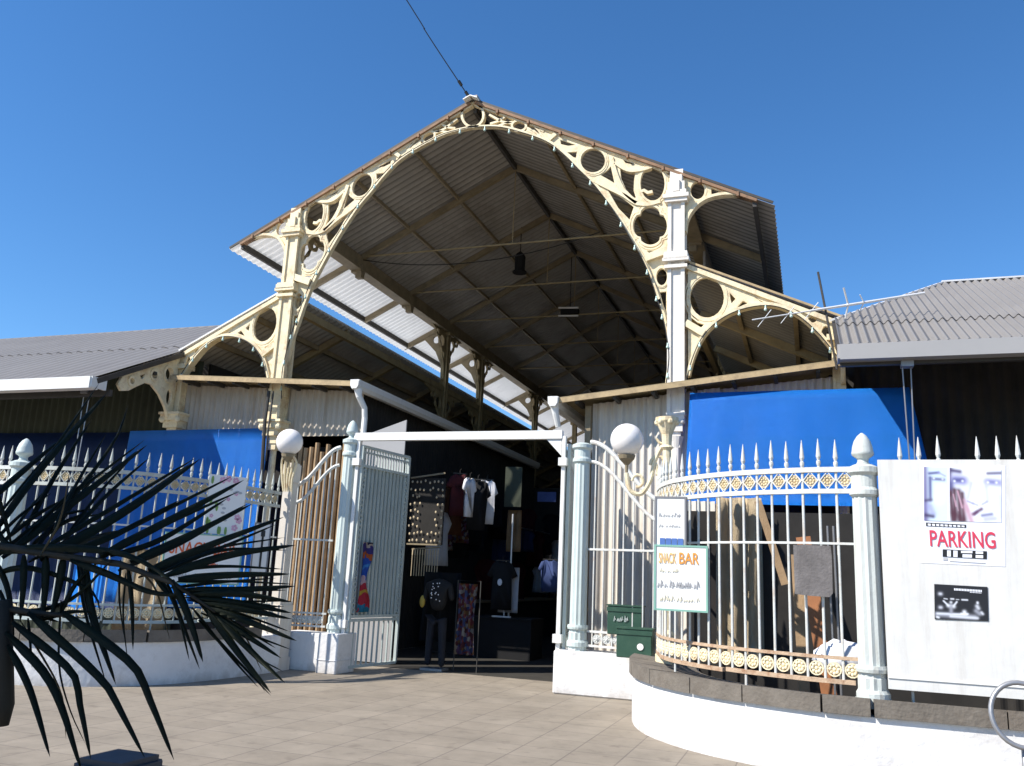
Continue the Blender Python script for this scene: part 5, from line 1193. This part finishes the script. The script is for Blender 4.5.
# stall counters lining the passage
for s, xx, lab in ((-1, -1.2, 'dark stall counter along the left side of the passage'), (1, 2.15, 'dark stall counter along the right side of the passage')):
    t = thing('stall_counter', lab, 'stall', (xx, 6, 0))
    bm = B(); add_box(bm, (xx, 7.0, .5), (.7, 8.5, 1.0)); obj('cabinet', bm, 'dark', t)
    bm = B(); add_box(bm, (xx, 7.0, 1.02), (.8, 8.6, .04)); obj('countertop', bm, 'beam', t)
    bm = B(); add_tube(bm, [(xx, 3, 2.9), (xx, 11, 2.9)], .02, 6); obj('hanging_rail', bm, 'galv', t)
    for k in range(26):
        y = 2.2+k*.36; hh = random.uniform(.55, 1.15); ww = random.uniform(.38, .6); zt = random.choice((2.9, 2.9, 2.0, 3.5)); bm = B(); rows = []
        yaw_ = random.uniform(.1, .9); ex = V((math.cos(yaw_), math.sin(yaw_), 0)); c = V((xx+s*random.uniform(-.15, .25), y, zt)); ph = random.random()*6
        for j in range(6):
            v = j/5; r = []
            for i in range(9):
                u = i/8-.5; wv = ww*(.75+.25*v+(.35 if .1 < v < .35 else 0)); r.append(bm.verts.new(c+ex*(u*wv)+V((-ex.y, ex.x, 0))*(.04*math.sin(u*14+ph+v)*(.4+v))+EZ*(-hh*v-.05*abs(u)*2*(1-v))))
            rows.append(r)
        for A_, B_ in zip(rows, rows[1:]):
            for i in range(8): bm.faces.new((A_[i], A_[i+1], B_[i+1], B_[i]))
        bmesh.ops.solidify(bm, geom=bm.faces[:], thickness=.02)
        obj('hung_garment', bm, random.choice(['black', 'maroon', 'navy', 'black', 'rustcloth', 'bluecloth', 'whitecloth', 'dressprint', 'tealcloth', 'black', 'creamcloth']), t, True)
bm = B(); add_box(bm, (0.3, 11.7, 2.2), (5.4, .1, 4.4)); tag(obj('passage_blackout', bm, 'dark'), 'added dark screen hiding the sky at the back of the passage', 'screen')  # added to cover bright sky beyond the passage

# ------------------------------------------------------------------ near palm and dark post
PD = 2.5
palm = thing('palm_plant', 'dark drooping palm fronds leaning into the picture from the left', 'palm', V((1.5, -13.7, 0)))
def leaflet(pts, wpx, d0, d1, m='palm'):
    n = 12; ctl = smooth_line([V((p[0], p[1], 0)) for p in pts], 5); T = arclen(ctl); bm = B(); rows = []
    for i in range(n+1):
        f = i/n; c, tg = at_len(ctl, T, f*T[-1]); D = d0+(d1-d0)*f
        wd = wpx*.44*(math.sin(math.pi*min(1, .12+.88*(1-f)**.8)*.5) if f < .999 else .02)*min(1, .45+f*4)
        nx, ny = -tg.y, tg.x
        a = onD(c.x+nx*wd, c.y+ny*wd, D+.012); b_ = onD(c.x, c.y, D-.006); c_ = onD(c.x-nx*wd, c.y-ny*wd, D+.012)
        rows.append([bm.verts.new(q) for q in (a, b_, c_)])
    for A_, B_ in zip(rows, rows[1:]):
        bm.faces.new((A_[0], A_[1], B_[1], B_[0])); bm.faces.new((A_[1], A_[2], B_[2], B_[1]))
    bmesh.ops.solidify(bm, geom=bm.faces[:], thickness=.0015)
    return obj('leaflet', bm, m, palm, True)
LEAF = [  # traced leaf shapes: base, ..., tip ; width ; depth at base, tip
 ([(-8, 535), (40, 470), (108, 392)], 9, 2.5, 2.9), ([(2, 558), (70, 505), (147, 445)], 10, 2.5, 2.9), ([(40, 560), (120, 515), (200, 459)], 11, 2.45, 2.8), ([(100, 556), (170, 520), (244, 480)], 10, 2.4, 2.7),
 ([(130, 562), (190, 535), (252, 504)], 9, 2.4, 2.7), ([(148, 570), (210, 545), (284, 517)], 9, 2.4, 2.6), ([(165, 576), (225, 556), (296, 545)], 10, 2.38, 2.6), ([(178, 579), (230, 575), (290, 574)], 9, 2.35, 2.55),
 ([(185, 590), (235, 590), (296, 586)], 9, 2.35, 2.5), ([(190, 594), (240, 594), (292, 602)], 9, 2.35, 2.45), ([(195, 598), (245, 604), (292, 613)], 9, 2.35, 2.45), ([(200, 602), (245, 610), (292, 619)], 8, 2.35, 2.4),
 ([(205, 606), (255, 624), (297, 641)], 9, 2.35, 2.35), ([(210, 612), (250, 638), (281, 658)], 8, 2.35, 2.35), ([(212, 612), (255, 655), (285, 683)], 9, 2.35, 2.3), ([(205, 606), (240, 655), (271, 693)], 10, 2.35, 2.3),
 ([(172, 580), (188, 615), (203, 662)], 10, 2.36, 2.3), ([(128, 566), (132, 605), (133, 650)], 6, 2.4, 2.35), ([(85, 560), (92, 610), (116, 685)], 9, 2.45, 2.35),
 ([(8, 645), (30, 690), (50, 757)], 10, 2.35, 2.2), ([(6, 632), (52, 685), (82, 772)], 12, 2.35, 2.2), ([(12, 622), (70, 670), (80, 705), (91, 760)], 11, 2.35, 2.2), ([(28, 612), (100, 678), (120, 710), (145, 758)], 12, 2.35, 2.2),
 ([(62, 612), (130, 662), (150, 700), (174, 760)], 12, 2.35, 2.2), ([(61, 600), (59, 665), (70, 710), (86, 745)], 3, 2.4, 2.3), ([(28, 618), (30, 640), (32, 668)], 4, 2.4, 2.35),
 ([(24, 555), (23, 590), (20, 622)], 9, 2.45, 2.4), ([(46, 556), (45, 590), (42, 622)], 10, 2.45, 2.4), ([(64, 556), (58, 590), (50, 622)], 10, 2.45, 2.4),
 ([(-5, 560), (8, 590), (14, 640)], 8, 2.5, 2.4), ([(-10, 552), (60, 548), (130, 556), (185, 590)], 10, 2.5, 2.35), ([(-10, 520), (8, 545), (40, 556)], 8, 2.5, 2.5), ([(-12, 470), (5, 520), (12, 548)], 8, 2.6, 2.5),
 ([(-10, 575), (30, 568), (90, 590), (100, 612)], 7, 2.5, 2.4), ([(70, 560), (110, 575), (150, 592), (190, 596)], 9, 2.42, 2.35), ([(20, 548), (70, 500), (115, 440), (128, 405)], 6, 2.55, 3.0), ([(-10, 500), (15, 478), (60, 440)], 8, 2.6, 2.9),
 ([(60, 615), (75, 585), (100, 560)], 6, 2.4, 2.45), ([(40, 620), (70, 612), (92, 612)], 6, 2.4, 2.4), ([(0, 590), (10, 608), (60, 622)], 7, 2.42, 2.4), ([(150, 566), (165, 590), (180, 600)], 8, 2.4, 2.38),
 ([(110, 556), (160, 540), (228, 498)], 7, 2.42, 2.7), ([(60, 556), (115, 535), (180, 500)], 8, 2.45, 2.75), ([(-5, 600), (20, 612), (70, 600), (112, 560)], 6, 2.45, 2.4)]
for p_, w_, d0, d1 in LEAF: leaflet(p_, w_, d0, d1)
for p_, w_, d0, d1 in LEAF[:19]:                       # finer leaflets of the frond lying just behind
    for e in range(2):
        t0 = random.uniform(-10, 10); q = [(x-4-e*5+random.uniform(-5, 3), y+t0+random.uniform(-4, 4)*k_) for k_, (x, y) in enumerate(p_)]; leaflet(q, w_*random.uniform(.38, .6), d0+.08+e*.06, d1+.1+e*.08)
for k_ in range(15):                                      # inner leaflets of the older frond at the picture's edge
    x0 = random.uniform(-20, 70); y0 = 540+random.uniform(-12, 20); an = random.uniform(-1.15, -.25); ln = random.uniform(60, 130)
    leaflet([(x0, y0), (x0+ln*.5*math.cos(an), y0+ln*.5*math.sin(an)-4), (x0+ln*math.cos(an), y0+ln*math.sin(an))], random.uniform(4, 7), 2.55+random.random()*.2, 2.8+random.random()*.3)
for p_ in ([(190, 594), (240, 630), (262, 672)], [(100, 560), (150, 580), (170, 640)], [(20, 620), (60, 690), (66, 740)], [(40, 556), (60, 520), (70, 470)]): leaflet(p_, 3, 2.4, 2.4, 'deadleaf')
bm = B(); add_tube(bm, [onD(-60, 530, 2.7), onD(0, 546, 2.5), onD(60, 556, 2.45), (onD(120, 564, 2.4)), onD(175, 584, 2.36), onD(215, 612, 2.34)], [.013, .011, .010, .009, .006, .003], 8); obj('midrib', bm, 'palmstalk', palm, True)
bm = B(); add_tube(bm, [onD(-50, 640, 2.6), onD(-8, 606, 2.42), onD(30, 612, 2.38), onD(70, 616, 2.36)], [.012, .010, .008, .004], 8); obj('midrib', bm, 'palmstalk', palm, True)
bm = B(); add_tube(bm, [onD(3, 600, 2.4), onD(4, 660, 2.38), onD(4, 705, 2.36), onD(4, 726, 2.35)], [.02, .024, .026, .012], 8); obj('dead_sheath', bm, 'palmstalk', palm, True)
tp = V((1.5, -13.7, 0)); bm = B(); add_tube(bm, [tp, tp+V((-.05, -.05, 1.4)), tp+V((-.2, -.15, 3.0)), tp+V((-.4, -.3, 4.2))], [.19, .16, .14, .11], 14); obj('shade_crown_trunk', bm, 'palmstalk', palm, True)
shade_crown = tp+V((-.4, -.3, 4.2))  # unseen crown added towards the sun to shade the near leaves
for q in (onD(-60, 530, 2.7), onD(-50, 640, 2.6)):
    bm = B(); add_tube(bm, smooth_line([tp+V((-.1, -.1, 2.2)), (tp+V((0, 0, 2.3))).lerp(q, .5)+V((0, 0, .35)), q], 6), .02, 8); obj('leaf_stalk', bm, 'palmstalk', palm, True)
def shade_frond(base, az, lift, L_):
    bm = B(); d = V((math.cos(az), math.sin(az), 0)); P = [base+d*(L_*f)+EZ*(lift*math.sin(f*2.6)*1.0-.9*f*f) for f in [i/14 for i in range(15)]]
    add_tube(bm, P, [.02*(1-.8*i/14) for i in range(15)], 6); sd_ = V((-d.y, d.x, 0))
    for i in range(2, 15):
        for s_ in (-1, 1):
            for e in (0, .5):
                c = P[i-1].lerp(P[i], e); ll = .62*math.sin(.5+2.4*i/15); tip = c+sd_*(s_*ll)+d*ll*.5+EZ*(-.25*ll); w2 = .022
                md = c.lerp(tip, .5)+EZ*.05; vv = [bm.verts.new(q) for q in (c-d*w2*.5, c+d*w2*.5, md+d*w2, md-d*w2, tip)]
                bm.faces.new((vv[0], vv[1], vv[2], vv[3])); bm.faces.new((vv[3], vv[2], vv[4]))
    obj('shade_frond', bm, 'palm', palm)
for k in range(34): shade_frond(shade_crown, k*2.4, .2+.9*random.random(), 1.6+.7*random.random())
p = onD(120, 756, 3.3); bm = B(); add_box(bm, (p.x, p.y, p.z/2), (.24, .24, p.z)); bmesh.ops.bevel(bm, geom=bm.edges[:], offset=.02, segments=2, affect='EDGES'); add_box(bm, (p.x, p.y, p.z-.06), (.255, .255, .03))
tag(obj('dark_bollard', bm, 'darkpost', loc=(p.x, p.y, 0)), 'top of a dark square bollard under the drooping palm leaves', 'bollard')
